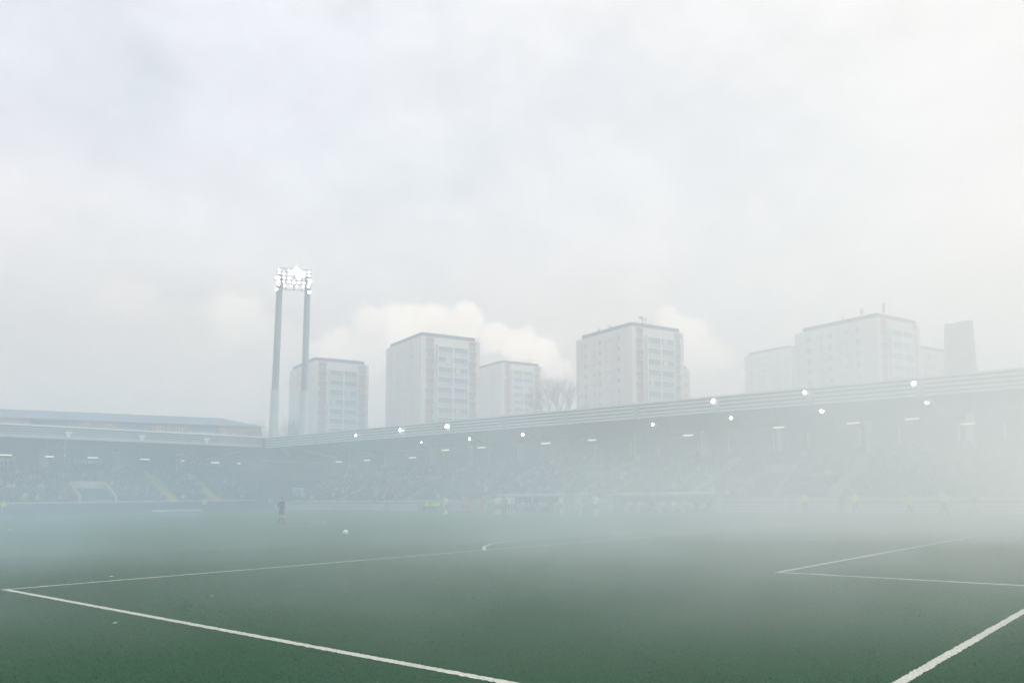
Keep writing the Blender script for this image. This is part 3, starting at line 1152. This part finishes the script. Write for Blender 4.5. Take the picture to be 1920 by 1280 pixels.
GE = 'floodlights on the main stand roof edge'
for (x, z, r, tn), wh in zip(((89.5, 9.85, .17, 1.25), (80.23, 10.05, .24, 1.1), (71.59, 10.01, .26, 1.05), (35.17, 10.19, .23, .5), (26.23, 10.23, .19, .5), (17.12, 10.18, .21, .15)),
                             ('furthest along, left of the first tower block', 'below the tall cream tower block', 'third from the corner', 'first bright one in the thick smoke', 'second from the right', 'rightmost and largest glow')):
    p = (x, -39.72, z)
    spot_lamp(p, r, aim(p, tn), R(-20), 'small floodlight on the main stand roof edge, ' + wh, GE)
GU = 'round floodlights hanging under the main stand roof'
for (x, z, r, tn), wh in zip(((81.23, 8.79, .22, 1.2), (72.18, 8.76, .24, 1.05), (63.17, 8.82, .24, .85), (44.81, 8.9, .20, .5), (35.68, 8.96, .20, .4), (26.52, 9.04, .24, .3), (17.39, 9.1, .22, .2)),
                             ('leftmost of the row', 'second from the left', 'third from the left', 'fourth from the left, in smoke', 'fifth from the left, in smoke', 'second from the right', 'rightmost of the row')):
    p = (x, -44, z)
    spot_lamp(p, r, aim(p, tn), R(-15), 'round floodlight hanging under main stand roof, ' + wh, GU)


# ------------------------------------------------------------------ twin-pole floodlight mast
def mast():
    LB, LT = Vector((127.08, -49.79, 0)), Vector((126.74, -50.37, 40.2))
    RB, RT = Vector((124.55, -53.98, 0)), Vector((124.37, -54.26, 40.2))
    o = (LB + RB) / 2
    root = empty('floodlight_mast', o, 0, 'tall twin-pole floodlight mast with lit lamp panel behind the corner', 'floodlight mast')
    for b_, t_ in ((LB, LT), (RB, RT)):
        # thick lower sleeve and slimmer upper shaft
        base = b_ + (b_ - t_) * 0.12
        base.z = 0
        mid_ = b_.lerp(t_, .50)
        lo_ = b_ - (t_ - b_) * .0
        q = MB(); q.tube(lo_ - o, mid_ - o, .78, .68, 16); p1 = q.build('pole', mat('mast_sleeve', (.50, .50, .49), .6, .08, .5), root)
        q = MB(); q.tube(mid_ - o, t_ - o, .58, .50, 16); q.build('shaft', mat('mast_shaft', (.26, .30, .34), .5, .08, .5), p1)
    side = (RT - LT); side.z = 0
    wid = side.length
    side.normalize()
    nrm = Vector((side.y, -side.x, 0))
    if nrm.dot(CAM_POS - o) < 0:
        nrm = -nrm
    ctr = (LT + RT) / 2 - o

    def P(u, n_, z):
        return Vector((ctr.x, ctr.y, 0)) + side * u + nrm * n_ + Vector((0, 0, z))
    Z0, Z1 = 37.6, 41.9
    q = MB()
    for z in (37.6, 38.55, 39.3, 40.65, 41.3):
        q.beam(P(-2.75, .62, z), P(2.75, .62, z), .10, .10)
    for u in (-2.7, -1.35, 0, 1.35, 2.7):
        q.beam(P(u, .62, 37.6), P(u, .62, 41.3), .10, .10)
    q.build('lamp_frame', steel, root)
    rows = [(40.95, 7), (40.35, 7), (39.6, 7), (38.95, 7), (38.3, 6)]
    spots = []
    for z, n in rows:
        for i in range(n):
            u = -2.45 + 4.9 * i / (n - 1)
            if random.random() < .12:
                continue
            spots.append((u, z, .21))
    spots += [(.35, 41.15, .44), (.95, 40.75, .42), (.6, 40.2, .40), (-.2, 40.7, .36), (1.4, 40.2, .30)]  # glare put into the shape: oversized lenses merge into one white blob
    spots += [(-2.75, 39.5, .27), (-2.55, 38.6, .32), (-2.8, 37.5, .27), (2.6, 39.4, .32), (2.35, 38.4, .24), (2.5, 37.4, .28)]
    for u, z, r in spots:
        q = MB(); q.tube(P(u, .70, z), P(u, .98, z - .06), r * .55, r, 12)
        h_ = q.build('lamp', steel_dark, root)
        lens_m = flood_bright if r > .29 and u < 1.5 and u > -.3 else flood_glow
        q = MB(); q.tube(P(u, .985, z - .06), P(u, 1.01, z - .065), r * .94, r * .94, 12)
        q.build('lens', lens_m, h_)


mast()

# ------------------------------------------------------------------ ball
def football():
    bm = bmesh.new()
    bmesh.ops.create_icosphere(bm, subdivisions=3, radius=.112)
    me = bpy.data.meshes.new('football')
    bm.to_mesh(me)
    bm.free()
    for p in me.polygons:
        p.use_smooth = True
    mt = bpy.data.materials.new('football_leather')
    mt.use_nodes = True
    tt = NT(mt.node_tree)
    tc = tt.n('ShaderNodeTexCoord').outputs['Object']
    vo = tt.n('ShaderNodeTexVoronoi')
    vo.inputs['Scale'].default_value = 11
    tt.link(tc, vo.inputs['Vector'])
    f = tt.smooth(vo.outputs['Distance'], .32, .28)
    tt.link(tt.mix(f, c4((.8, .79, .76)), c4((.10, .10, .12))), mt.node_tree.nodes['Principled BSDF'].inputs['Base Color'])
    mt.node_tree.nodes['Principled BSDF'].inputs['Roughness'].default_value = .4
    me.materials.append(mt)
    o = link('football', me, None, (29.6, 3.29, .127))
    o.scale = (1.12, 1.12, 1.12)
    tag(o, 'white match ball lying on the turf beyond the penalty box', 'ball')


football()

# ------------------------------------------------------------------ people
def skin_mesh(name, verts, edges, radii, material, sub=1):
    me = bpy.data.meshes.new(name)
    me.from_pydata([tuple(v) for v in verts], edges, [])
    o = bpy.data.objects.new(name, me)
    COL.objects.link(o)
    sk = o.modifiers.new('skin', 'SKIN')
    sk.use_smooth_shade = True
    for i, r_ in enumerate(radii):
        rx, ry = r_ if isinstance(r_, tuple) else (r_, r_)
        me.skin_vertices[0].data[i].radius = (rx, ry)
    me.skin_vertices[0].data[0].use_root = True
    sb = o.modifiers.new('sub', 'SUBSURF')
    sb.levels = sub
    sb.render_levels = sub
    dg = bpy.context.evaluated_depsgraph_get()
    out = bpy.data.meshes.new_from_object(o.evaluated_get(dg))
    out.name = name
    out.materials.clear()
    out.materials.append(material)
    bpy.data.objects.remove(o)
    bpy.data.meshes.remove(me)
    return out


POSES = {
    # joints: hipL,kneeL,ankL ; hipR.. ; elbowL,wristL ; elbowR,wristR ; pelvis height; lean
    'stand': dict(pel=.95, lean=0, legs=[((.10, 0, .88), (.12, .03, .49), (.13, -.02, .09)), ((-.10, 0, .88), (-.11, .02, .49), (-.13, -.02, .09))],
                  arms=[((.26, -.03, 1.15), (.28, .08, .91)), ((-.26, -.03, 1.15), (-.28, .08, .91))]),
    'hands_on_hips': dict(pel=.95, lean=0, legs=[((.10, 0, .88), (.14, .03, .49), (.18, -.02, .09)), ((-.10, 0, .88), (-.13, .02, .49), (-.17, -.02, .09))],
                          arms=[((.40, -.06, 1.20), (.21, .08, 1.02)), ((-.40, -.06, 1.20), (-.21, .08, 1.02))]),
    'referee': dict(pel=.95, lean=.04, legs=[((.10, 0, .88), (.12, .06, .49), (.14, .02, .09)), ((-.10, 0, .88), (-.11, .02, .49), (-.13, -.04, .09))],
                    arms=[((.29, -.06, 1.17), (.20, .14, 1.05)), ((-.29, -.06, 1.17), (-.20, .14, 1.05))]),
    'walk': dict(pel=.93, lean=.05, legs=[((.10, 0, .86), (.11, .18, .50), (.11, .22, .09)), ((-.10, 0, .86), (-.11, .02, .47), (-.11, -.30, .16))],
                 arms=[((.27, -.14, 1.17), (.26, -.10, .92)), ((-.27, .08, 1.16), (-.25, .26, 1.0))]),
    'run': dict(pel=.90, lean=.14, legs=[((.10, 0, .83), (.11, .34, .62), (.11, .26, .22)), ((-.10, 0, .83), (-.11, -.10, .46), (-.11, -.46, .34))],
                arms=[((.30, -.24, 1.20), (.26, -.02, 1.06)), ((-.30, .14, 1.16), (-.22, .36, 1.22))]),
    'sit': dict(pel=.50, lean=.03, legs=[((.10, .05, .48), (.13, .46, .50), (.13, .46, .09)), ((-.10, .05, .48), (-.13, .46, .50), (-.13, .46, .09))],
                arms=[((.27, .05, .72), (.14, .34, .60)), ((-.27, .05, .72), (-.14, .34, .60))]),
    'arm_up': dict(pel=.95, lean=0, legs=[((.10, 0, .88), (.13, .03, .49), (.16, -.02, .09)), ((-.10, 0, .88), (-.12, .02, .49), (-.15, -.02, .09))],
                   arms=[((.34, .02, 1.58), (.30, .10, 1.84)), ((-.26, -.03, 1.15), (-.28, .08, .91))]),
}
PM = {}


def pose_meshes(pose, mats_key, cols, bottom, socks):
    """body / shirt / bottoms / socks / hair meshes for one pose and outfit"""
    P = POSES[pose]
    pel, lean = P['pel'], P['lean']
    dz = pel - .95
    skin = mat('skin', (.50, .33, .25), .6, .08, 6)
    V, E, Rr = [], [], []

    kind = []

    def add(p, r_, parent=None, k='hand'):
        V.append(Vector(p)); Rr.append(r_)
        if parent is not None:
            E.append((parent, len(V) - 1))
            kind.append(k)
        return len(V) - 1

    def up(z):
        return (0, lean * (z - .95) / .5, z + dz)
    pe = add(up(.95), (.15, .11))
    sp = add(up(1.18), (.135, .10), pe, 'spine')
    ch = add(up(1.40), (.165, .115), sp, 'chest')
    nk = add(up(1.53), .058, ch, 'neck')
    h0 = add((up(1.60)[0], up(1.60)[1] + .015, up(1.60)[2]), (.068, .078), nk, 'head')
    h1 = add((up(1.70)[0], up(1.70)[1] + .015, up(1.70)[2]), (.076, .092), h0, 'head')
    add((up(1.77)[0], up(1.77)[1], up(1.77)[2]), (.060, .075), h1, 'head')
    add((0, up(1.66)[1] + .115, up(1.66)[2] - .01), .014, h0, 'face')          # nose
    for s in (-1, 1):
        add((s * .088, up(1.67)[1], up(1.67)[2]), .016, h1, 'face')            # ears
    legs, arms = [], []
    for hip, knee, ank in P['legs']:
        a = add(hip, .088, pe, 'hip')
        k = add(knee, .058, a, 'thigh')
        c = add(Vector(knee).lerp(Vector(ank), .35) + Vector((0, -.015, 0)), .058, k, 'knee')
        n = add(ank, .040, c, 'calf')
        toe = Vector(ank) + Vector((.01 if ank[0] > 0 else -.01, .15, -.055))
        add(toe, .034, n, 'foot')
        legs.append((hip, knee, ank, toe))
    for elb, wri in P['arms']:
        s = 1 if elb[0] > 0 else -1
        sh = up(1.44)
        sh = (s * .20, sh[1], sh[2])
        a = add(sh, .060, ch, 'collar')
        ez = Vector(elb)
        wz = Vector(wri)
        e = add(ez, .043, a, 'upper_arm')
        w = add(wz, .029, e, 'forearm')
        d = (wz - ez).normalized()
        palm = add(wz + d * .07, (.036, .020), w)
        sd = Vector((0, 1, 0)) if abs(d.y) < .8 else Vector((1, 0, 0))
        for i, (off, ln) in enumerate(((-.027, .060), (-.009, .075), (.009, .080), (.027, .068))):
            f1 = add(wz + d * (.11) + sd * off, .0085, palm)
            add(wz + d * (.11 + ln * .7) + sd * off + Vector((-s * .018, 0, 0)), .007, f1)
        th = add(wz + d * .06 + sd * .045, .009, palm)
        add(wz + d * .10 + sd * .058, .008, th)
        arms.append((sh, ez, wz))
    out = {}
    body = skin_mesh('body', V, E, Rr, skin, 2)
    out['body'] = body
    nv = len(body.vertices)
    co = np.empty(nv * 3, np.float32); body.vertices.foreach_get('co', co); co = co.reshape(-1, 3)
    no = np.empty(nv * 3, np.float32); body.vertex_normals.foreach_get('vector', no); no = no.reshape(-1, 3)
    # which bone, and how far along it, every body vertex belongs to
    A = np.array([V[a] for a, b_ in E], np.float32)
    B = np.array([V[b_] for a, b_ in E], np.float32)
    ab = B - A
    tt = np.clip(((co[:, None, :] - A) * ab).sum(2) / (ab * ab).sum(1), 0, 1)
    dd = np.linalg.norm(co[:, None, :] - (A + ab * tt[..., None]), axis=2)
    dd = dd - np.array([.5 * (rad0(Rr[a]) + rad0(Rr[b_])) for a, b_ in E], np.float32)
    bone = dd.argmin(1)
    tb = tt[np.arange(nv), bone]
    bn_ = np.array([kind[e] for e in bone])
    long_sleeve = 'long' in mats_key
    full = bottom == 'trousers'
    hip_z = V[pe].z
    shirt = (bn_ == 'spine') | (bn_ == 'chest') | ((bn_ == 'collar')) | ((bn_ == 'neck') & (tb < .35)) | ((bn_ == 'upper_arm') & ((tb < .72) | long_sleeve))
    shirt &= co[:, 2] > hip_z - .06 if pose != 'sit' else True
    if long_sleeve:
        shirt |= (bn_ == 'forearm') & (tb < .92)
    low = ((bn_ == 'hip') | ((bn_ == 'spine') & (tb < .3)) | ((bn_ == 'thigh') & ((tb < .68) | full)))
    if full:
        low |= (bn_ == 'knee') | ((bn_ == 'calf') & (tb < .9))
    foot = (bn_ == 'foot') | ((bn_ == 'calf') & (tb > .93)) if full else ((bn_ == 'foot') | (bn_ == 'calf') | ((bn_ == 'knee') & (tb > .45)))
    hz = V[h1]
    hair = ((bn_ == 'head') & ((co[:, 2] > hz.z + .035) | ((co[:, 1] < hz.y - .01) & (co[:, 2] > hz.z - .085))))
    polys = [tuple(p.vertices) for p in body.polygons]

    def cut(name, mask, off, m_):
        keep = [p for p in polys if mask[list(p)].sum() * 2 >= len(p)]
        idx = sorted({v for p in keep for v in p})
        mp = {v: n_ for n_, v in enumerate(idx)}
        pts = co[idx] + no[idx] * (off[idx][:, None] if isinstance(off, np.ndarray) else off)
        me = bpy.data.meshes.new(name)
        me.from_pydata(pts.tolist(), [], [tuple(mp[v] for v in p) for p in keep])
        me.materials.append(m_)
        for p in me.polygons:
            p.use_smooth = True
        me.update()
        return me
    out['shirt'] = cut('shirt', shirt, .018, cols[0])
    nm = 'trousers' if full else 'shorts'
    flare = np.where(bn_ == 'thigh', .012 + .030 * tb * (0 if full else 1), .013).astype(np.float32)
    out[nm] = cut(nm, low, flare, cols[1])
    fn = 'shoe' if full else 'sock'
    left = co[:, 0] > 0
    out[fn] = [cut(fn, foot & left, .010, cols[2]), cut(fn, foot & ~left, .010, cols[2])]
    out['hair'] = cut('hair', hair, .014, cols[3])
    return out


def rad0(r_):
    return (r_[0] + r_[1]) / 2 if isinstance(r_, tuple) else r_


OUT = {
    'black_kit': ((.008, .022, .045), (.008, .022, .045), (.01, .025, .05), (.04, .03, .025), 'long', 'shorts'),
    'white_kit': ((.82, .84, .84), (.10, .22, .24), (.75, .77, .77), (.08, .06, .04), 'short', 'shorts'),
    'green_kit': ((.10, .30, .27), (.45, .50, .50), (.35, .45, .42), (.05, .04, .03), 'short', 'shorts'),
    'red_kit': ((.45, .16, .14), (.30, .10, .10), (.45, .20, .18), (.10, .07, .04), 'short', 'shorts'),
    'yellow_kit': ((.70, .56, .05), (.60, .48, .06), (.60, .50, .08), (.10, .07, .04), 'long', 'shorts'),
    'hi_vis': ((.55, .75, .06), (.03, .035, .05), (.02, .02, .02), (.07, .05, .04), 'long', 'trousers'),
    'dark_coat': ((.04, .05, .065), (.035, .04, .05), (.02, .02, .02), (.05, .04, .03), 'long', 'trousers'),
    'pale_top': ((.60, .62, .58), (.05, .06, .07), (.02, .02, .02), (.08, .06, .05), 'long', 'trousers'),
}
MESHC = {}


def person(x, y, face, pose, outfit, label, group=None, z=0.0, h=1.0, name='person'):
    key = (pose, outfit)
    if key not in MESHC:
        c = OUT[outfit]
        mats_ = [mat('%s_%s' % (outfit, w), c[i], .8, .12, 4) for i, w in enumerate(('upper', 'lower', 'feet', 'hair'))]
        MESHC[key] = pose_meshes(pose, c[4], mats_, c[5], None)
    root = empty(name, (x, y, z), face, label, 'person', group)
    root.scale = (h, h, h)
    body = None
    ms = MESHC[key]
    body = link('body', ms['body'], root)
    for k, me in ms.items():
        if k == 'body':
            continue
        if isinstance(me, list):
            for q_ in me:
                link(k, q_, root)
        else:
            link(k, me, root)
    return root


def facing(tx, ty):
    return math.atan2(ty, tx) - math.pi / 2


TOCAM = facing(-.61, .79)
person(47.4, -4.19, TOCAM + 2.6, 'referee', 'black_kit', 'referee in dark kit standing alone near the centre circle', None)
# players and staff near the first dugout
GP = 'players and staff by the dugouts'
grp = [(57.2, -27.0, 'red_kit', 'stand', 'leftmost player of the left cluster, in reddish kit'),
       (56.0, -26.0, 'white_kit', 'hands_on_hips', 'white-shirted player with hands on hips, second of the left cluster'),
       (55.0, -24.9, 'yellow_kit', 'stand', 'goalkeeper in bright yellow shirt in the left cluster'),
       (54.3, -26.6, 'red_kit', 'walk', 'reddish-kitted player walking just right of the yellow goalkeeper'),
       (53.6, -28.4, 'red_kit', 'stand', 'reddish-kitted player standing midway in the left cluster'),
       (53.2, -26.0, 'red_kit', 'hands_on_hips', 'reddish-kitted player with elbows out, centre of the left cluster'),
       (52.4, -27.6, 'green_kit', 'stand', 'green-shirted player left of three white shirts'),
       (51.7, -28.6, 'white_kit', 'stand', 'white-shirted player, first of three right of the green shirt'),
       (51.0, -27.6, 'white_kit', 'walk', 'white-shirted player walking, middle of the three white shirts'),
       (50.5, -29.3, 'white_kit', 'hands_on_hips', 'white-shirted player with elbows out before the first dugout'),
       (50.0, -28.2, 'white_kit', 'arm_up', 'white-shirted player with one arm raised before the first dugout'),
       (47.0, -28.0, 'dark_coat', 'stand', 'coach in dark coat standing between the two clusters'),
       (44.0, -28.6, 'white_kit', 'stand', 'white-shirted player left in the right cluster'),
       (43.2, -28.0, 'green_kit', 'hands_on_hips', 'green-shirted player with elbows out in the right cluster'),
       (42.4, -29.2, 'white_kit', 'walk', 'white-shirted player walking inside the right cluster'),
       (41.4, -28.2, 'green_kit', 'walk', 'green-shirted player walking in the right cluster'),
       (40.6, -29.0, 'white_kit', 'hands_on_hips', 'white-shirted player with elbows out, right part of the right cluster'),
       (39.8, -28.0, 'white_kit', 'arm_up', 'white-shirted player with raised arm at the right cluster end'),
       (39.2, -29.2, 'green_kit', 'stand', 'green-shirted player at the far right of the right cluster')]
for x, y, of, po, lab in grp:
    person(x, y, TOCAM + random.uniform(-1.6, 1.6), po, of, lab, GP, h=random.uniform(.97, 1.03))
# seated in dugouts
for i in range(7):
    person(52.6 + i * 1.24, -38.15, 0, 'sit', random.choice(('dark_coat', 'white_kit', 'dark_coat')), 'substitute sitting in the dugout left of the halfway line', 'substitutes in the left dugout', z=-.02)
for i in range(8):
    person(34.9 + i * 1.24, -38.15, 0, 'sit', random.choice(('white_kit', 'white_kit', 'dark_coat')), 'substitute sitting in the faint dugout right of the halfway line', 'substitutes in the right dugout', z=-.02)
# stewards
GS = 'stewards in yellow vests'
stool = mat('stool_grey', (.2, .2, .21), .7, .1, 2)
for (x, y), wh in zip(((71.2, -36.6), (70.2, -36.7), (69.2, -36.5)), ('left', 'middle', 'right')):
    person(x, y, 0, 'sit', 'hi_vis', 'steward in yellow vest sitting at the touchline, %s one of three' % wh, GS)
    root = empty('stool', (x, y, 0), 0, 'grey folding stool under the %s seated steward' % wh, 'stool', 'stools under the seated stewards')
    q = MB(); q.box(-.2, .2, -.18, .2, .36, .40); q.build('seat', stool, root)
    for sx in (-.17, .17):
        for sy in (-.14, .16):
            q = MB(); q.beam((sx, sy, 0), (sx, sy, .36), .03); q.build('leg', stool, root)
person(111.9, -7.4, facing(-1, 0), 'walk', 'hi_vis', 'steward in yellow vest before the navy wall at the photo edge', GS)
person(111.6, -31.0, facing(-1, 0), 'stand', 'hi_vis', 'steward in yellow vest before the navy wall by the yellow steps', GS)
person(26.05, -38.6, 0.3, 'stand', 'hi_vis', 'steward in yellow vest at the left of the right-hand group, by the faint goal post', GS)
person(22.69, -38.2, 0.1, 'stand', 'dark_coat', 'man in dark coat beside a yellow-vested steward on the right', None)
person(21.6, -38.4, -.2, 'walk', 'hi_vis', 'steward in yellow vest right of the man in dark coat', GS)
person(16.79, -36.21, 1.2, 'run', 'hi_vis', 'steward in yellow vest hurrying leftward on the right side', GS, z=-.13)
person(14.9, -38.5, .4, 'arm_up', 'hi_vis', 'steward in yellow vest raising an arm near the pale-topped walker', GS)
person(13.72, -34.19, -1.2, 'walk', 'pale_top', 'person in pale top and dark trousers striding along the right touchline', None)
person(12.4, -36.5, 1.5, 'run', 'dark_coat', 'person in dark clothes stooping forward at the far right', None, z=-.13)
person(109.0, -39.2, 2.9, 'stand', 'pale_top', 'person in pale top standing at the stadium corner', None)

# small training goal frame near the right stewards
q = MB()
root = empty('goal_frame', (26.9, -38.0, 0), 0, 'small white upright goal frame beside the leftmost right-hand steward', 'goal frame')
for sx in (-.5, .5):
    q = MB(); q.tube((sx, 0, 0), (sx, 0, 1.5), .04, n=8); q.build('post', frame_white, root)
q = MB(); q.tube((-.54, 0, 1.5), (.54, 0, 1.5), .04, n=8); q.build('crossbar', frame_white, root)


# ------------------------------------------------------------------ seated crowds (one mass each)
def crowd(name, seats, facing_ang, label_kind='stuff'):
    """low figures (legs, coat, head, hair) merged; clothing colour per figure"""
    V, F, C = [], [], []
    palette = [(.03, .035, .05), (.05, .055, .065), (.04, .05, .04), (.08, .08, .09), (.02, .03, .06), (.10, .09, .08), (.30, .31, .32), (.5, .5, .5), (.30, .09, .07), (.45, .37, .09), (.07, .13, .24), (.12, .09, .07)]
    wts = np.array([5, 4, 3, 3, 6, 1.6, 1.4, 1.1, .4, .35, 1.6, .8])
    wts /= wts.sum()
    ca, sa = math.cos(facing_ang), math.sin(facing_ang)

    def blob(cx, cy, cz, rx, ry, rz, n, m_, col, px, py, pz):
        o = len(V)
        for i in range(m_ + 1):
            th = math.pi * i / m_
            for j in range(n):
                ph = 2 * math.pi * j / n
                lx, ly, lz = cx + rx * math.sin(th) * math.cos(ph), cy + ry * math.sin(th) * math.sin(ph), cz + rz * math.cos(th)
                V.append((px + lx * ca - ly * sa, py + lx * sa + ly * ca, pz + lz))
        for i in range(m_):
            for j in range(n):
                k = (j + 1) % n
                F.append((o + i * n + j, o + i * n + k, o + (i + 1) * n + k, o + (i + 1) * n + j))
                C.append(col)
    for (px, py, pz, standing) in seats:
        col = palette[rng.choice(len(palette), p=wts)]
        leg = palette[int(rng.integers(0, 5))]
        up = .32 if standing else 0
        dx = random.uniform(-.05, .05)
        blob(dx, .0, .70 + up, .23, .15, .34, 7, 5, col, px, py, pz)
        for s in (-1, 1):
            if standing:
                blob(s * .10 + dx, .02, .40, .085, .09, .42, 5, 4, leg, px, py, pz)
            else:
                blob(s * .11 + dx, .26, .42, .085, .26, .09, 5, 4, leg, px, py, pz)
            blob(s * .25 + dx, .10, .68 + up, .065, .12, .24, 5, 4, col, px, py, pz)
        blob(dx, .03, 1.16 + up, .085, .095, .12, 7, 5, (.48, .33, .26), px, py, pz)
        hat = [(.05, .04, .03), (.12, .09, .05), (.03, .03, .05), (.5, .4, .05)][int(rng.choice(4, p=[.5, .25, .2, .05]))]
        blob(dx, .005, 1.21 + up, .09, .095, .085, 7, 4, hat, px, py, pz)
    me = bpy.data.meshes.new(name)
    me.from_pydata(V, [], F)
    at = me.color_attributes.new('clothing', 'FLOAT_COLOR', 'CORNER')
    cc = np.repeat(np.array([(*c, 1.0) for c in C], np.float32), 4, axis=0)
    at.data.foreach_set('color', cc.ravel())
    mt = bpy.data.materials.get('crowd_clothing')
    if mt is None:
        mt = bpy.data.materials.new('crowd_clothing')
        mt.use_nodes = True
        tt = NT(mt.node_tree)
        an = tt.n('ShaderNodeVertexColor', layer_name='clothing')
        tt.link(an.outputs[0], mt.node_tree.nodes['Principled BSDF'].inputs['Base Color'])
        mt.node_tree.nodes['Principled BSDF'].inputs['Roughness'].default_value = .9
    me.materials.append(mt)
    me.update()
    o = link(name, me)
    tag(o, kind='stuff')
    return o


seats = []
for i in range(12):
    x = 113 + .16 + i * ROW + .42
    z = 1.30 + i * RISE
    y = -39.4
    while y < 8:
        y += .5
        if any(abs(y - c) < .9 for c in (-27.6, -33.6)) or (-20.5 < y < -15.7 and i < 6):
            continue
        fill = .80 if y > -30 else .55
        if i >= 10:
            fill *= .6
        if random.random() < fill:
            seats.append((x, y, z, random.random() < .12))
tag(crowd('left_crowd', seats, R(90)), 'dense crowd of seated spectators filling the left end stand', 'crowd')
seats = []
for i in range(13):
    y = -41 - .16 - i * ROW - .42
    z = 1.05 + i * RISE
    x = 4
    while x < 107:
        x += .5
        if (x + 4) % 14.0 < 1.4 or any(a - .3 < x < a + 3.9 and i < 7 for a in (79.5, 52, 30)):
            continue
        dens = .62 if (x > 83 or 48 < x < 72) else .30
        if i > 8:
            dens *= .5
        if random.random() < dens:
            seats.append((x, y, z, random.random() < .15))
tag(crowd('main_crowd', seats, 0.0), 'scattered crowd of spectators in the smoky main stand', 'crowd')

# ------------------------------------------------------------------ air: even haze round everything, denser smoke over the pitch
def volume_box(name, x0, x1, y0, y1, z0, z1):
    q = MB()
    q.box(x0, x1, y0, y1, z0, z1)
    return q


hm = bpy.data.materials.new('haze_air')
hm.use_nodes = True
ht = hm.node_tree
ht.nodes.clear()
T = NT(ht)
pv = T.n('ShaderNodeVolumePrincipled')
pv.inputs['Color'].default_value = c4((0.975, 0.958, 0.985))
pv.inputs['Density'].default_value = 0.0019
pv.inputs['Anisotropy'].default_value = 0.2
ou = T.n('ShaderNodeOutputMaterial')
T.link(pv.outputs[0], ou.inputs['Volume'])
q = volume_box('haze', -60, 420, -420, 140, -1.0, 72.0)
tag(q.build('haze', hm), kind='stuff')

sm = bpy.data.materials.new('flare_smoke')
sm.use_nodes = True
st = sm.node_tree
st.nodes.clear()
T = NT(st)
pos = T.n('ShaderNodeNewGeometry').outputs['Position']
sx = T.n('ShaderNodeSeparateXYZ')
T.link(pos, sx.inputs[0])
X, Y, Z = sx.outputs
# t: metres across the pitch from the near goal-line corner, u: metres along the cross direction
fx, fy = math.cos(YAW), math.sin(YAW)
tt_ = T.math('ADD', T.math('MULTIPLY', T.math('SUBTRACT', X, CAM_POS.x), fx), T.math('MULTIPLY', T.math('SUBTRACT', Y, CAM_POS.y), fy))
uu_ = T.math('ADD', T.math('MULTIPLY', T.math('SUBTRACT', X, CAM_POS.x), fy), T.math('MULTIPLY', T.math('SUBTRACT', Y, CAM_POS.y), -fx))
rise = T.smooth(T.math('MULTIPLY_ADD', uu_, -0.04, tt_), 4.0, 10.5)
fall = T.smooth(T.math('MULTIPLY_ADD', uu_, -0.45, tt_), 20.0, 46.0, 1.0, 0.13)
lat = T.smooth(uu_, -8.0, 16.0, 0.86, 1.10)
hgt = T.math('EXPONENT', T.math('DIVIDE', T.math('MULTIPLY', Z, -1.0), T.smooth(uu_, 0.0, 20.0, 8.5, 18.0)))
topfade = T.smooth(Z, 30.0, 20.0)
mp_ = T.n('ShaderNodeMapping')
mp_.inputs['Scale'].default_value = (1.0, 1.0, 1.9)
T.link(pos, mp_.inputs[0])
n1 = T.noise(mp_.outputs[0], 0.085, 5, 0.62)
billow = T.smooth(n1, 0.36, 0.64, 0.35, 1.75)
edge = T.math('MULTIPLY', T.smooth(X, -9.0, 0.0), T.smooth(X, 126.0, 112.0))
edge = T.math('MULTIPLY', edge, T.math('MULTIPLY', T.smooth(Y, -53.0, -46.0), T.smooth(Y, 44.0, 36.0)))
d = T.math('MULTIPLY', rise, fall)
for k in (lat, hgt, topfade, billow, edge):
    d = T.math('MULTIPLY', d, k)
d = T.math('MULTIPLY', d, 0.0465)
pv = T.n('ShaderNodeVolumePrincipled')
T.link(T.mix(T.math('MULTIPLY', T.smooth(uu_, 16.0, -22.0), T.smooth(tt_, 4.0, 40.0, 0.35, 1.0)), c4((0.97, 0.995, 0.997)), c4((0.54, 0.83, 1.0))), pv.inputs['Color'])
pv.inputs['Anisotropy'].default_value = 0.15
T.link(d, pv.inputs['Density'])
ou = T.n('ShaderNodeOutputMaterial')
T.link(pv.outputs[0], ou.inputs['Volume'])
try:
    sm.cycles.volume_step_rate = 0.35
except AttributeError:
    pass
q = volume_box('smoke', -10, 126, -52.6, 45, 0.02, 30.0)
q.v = [(a, b_, max(c_, .03)) for a, b_, c_ in q.v]
tag(q.build('smoke', sm), kind='stuff')
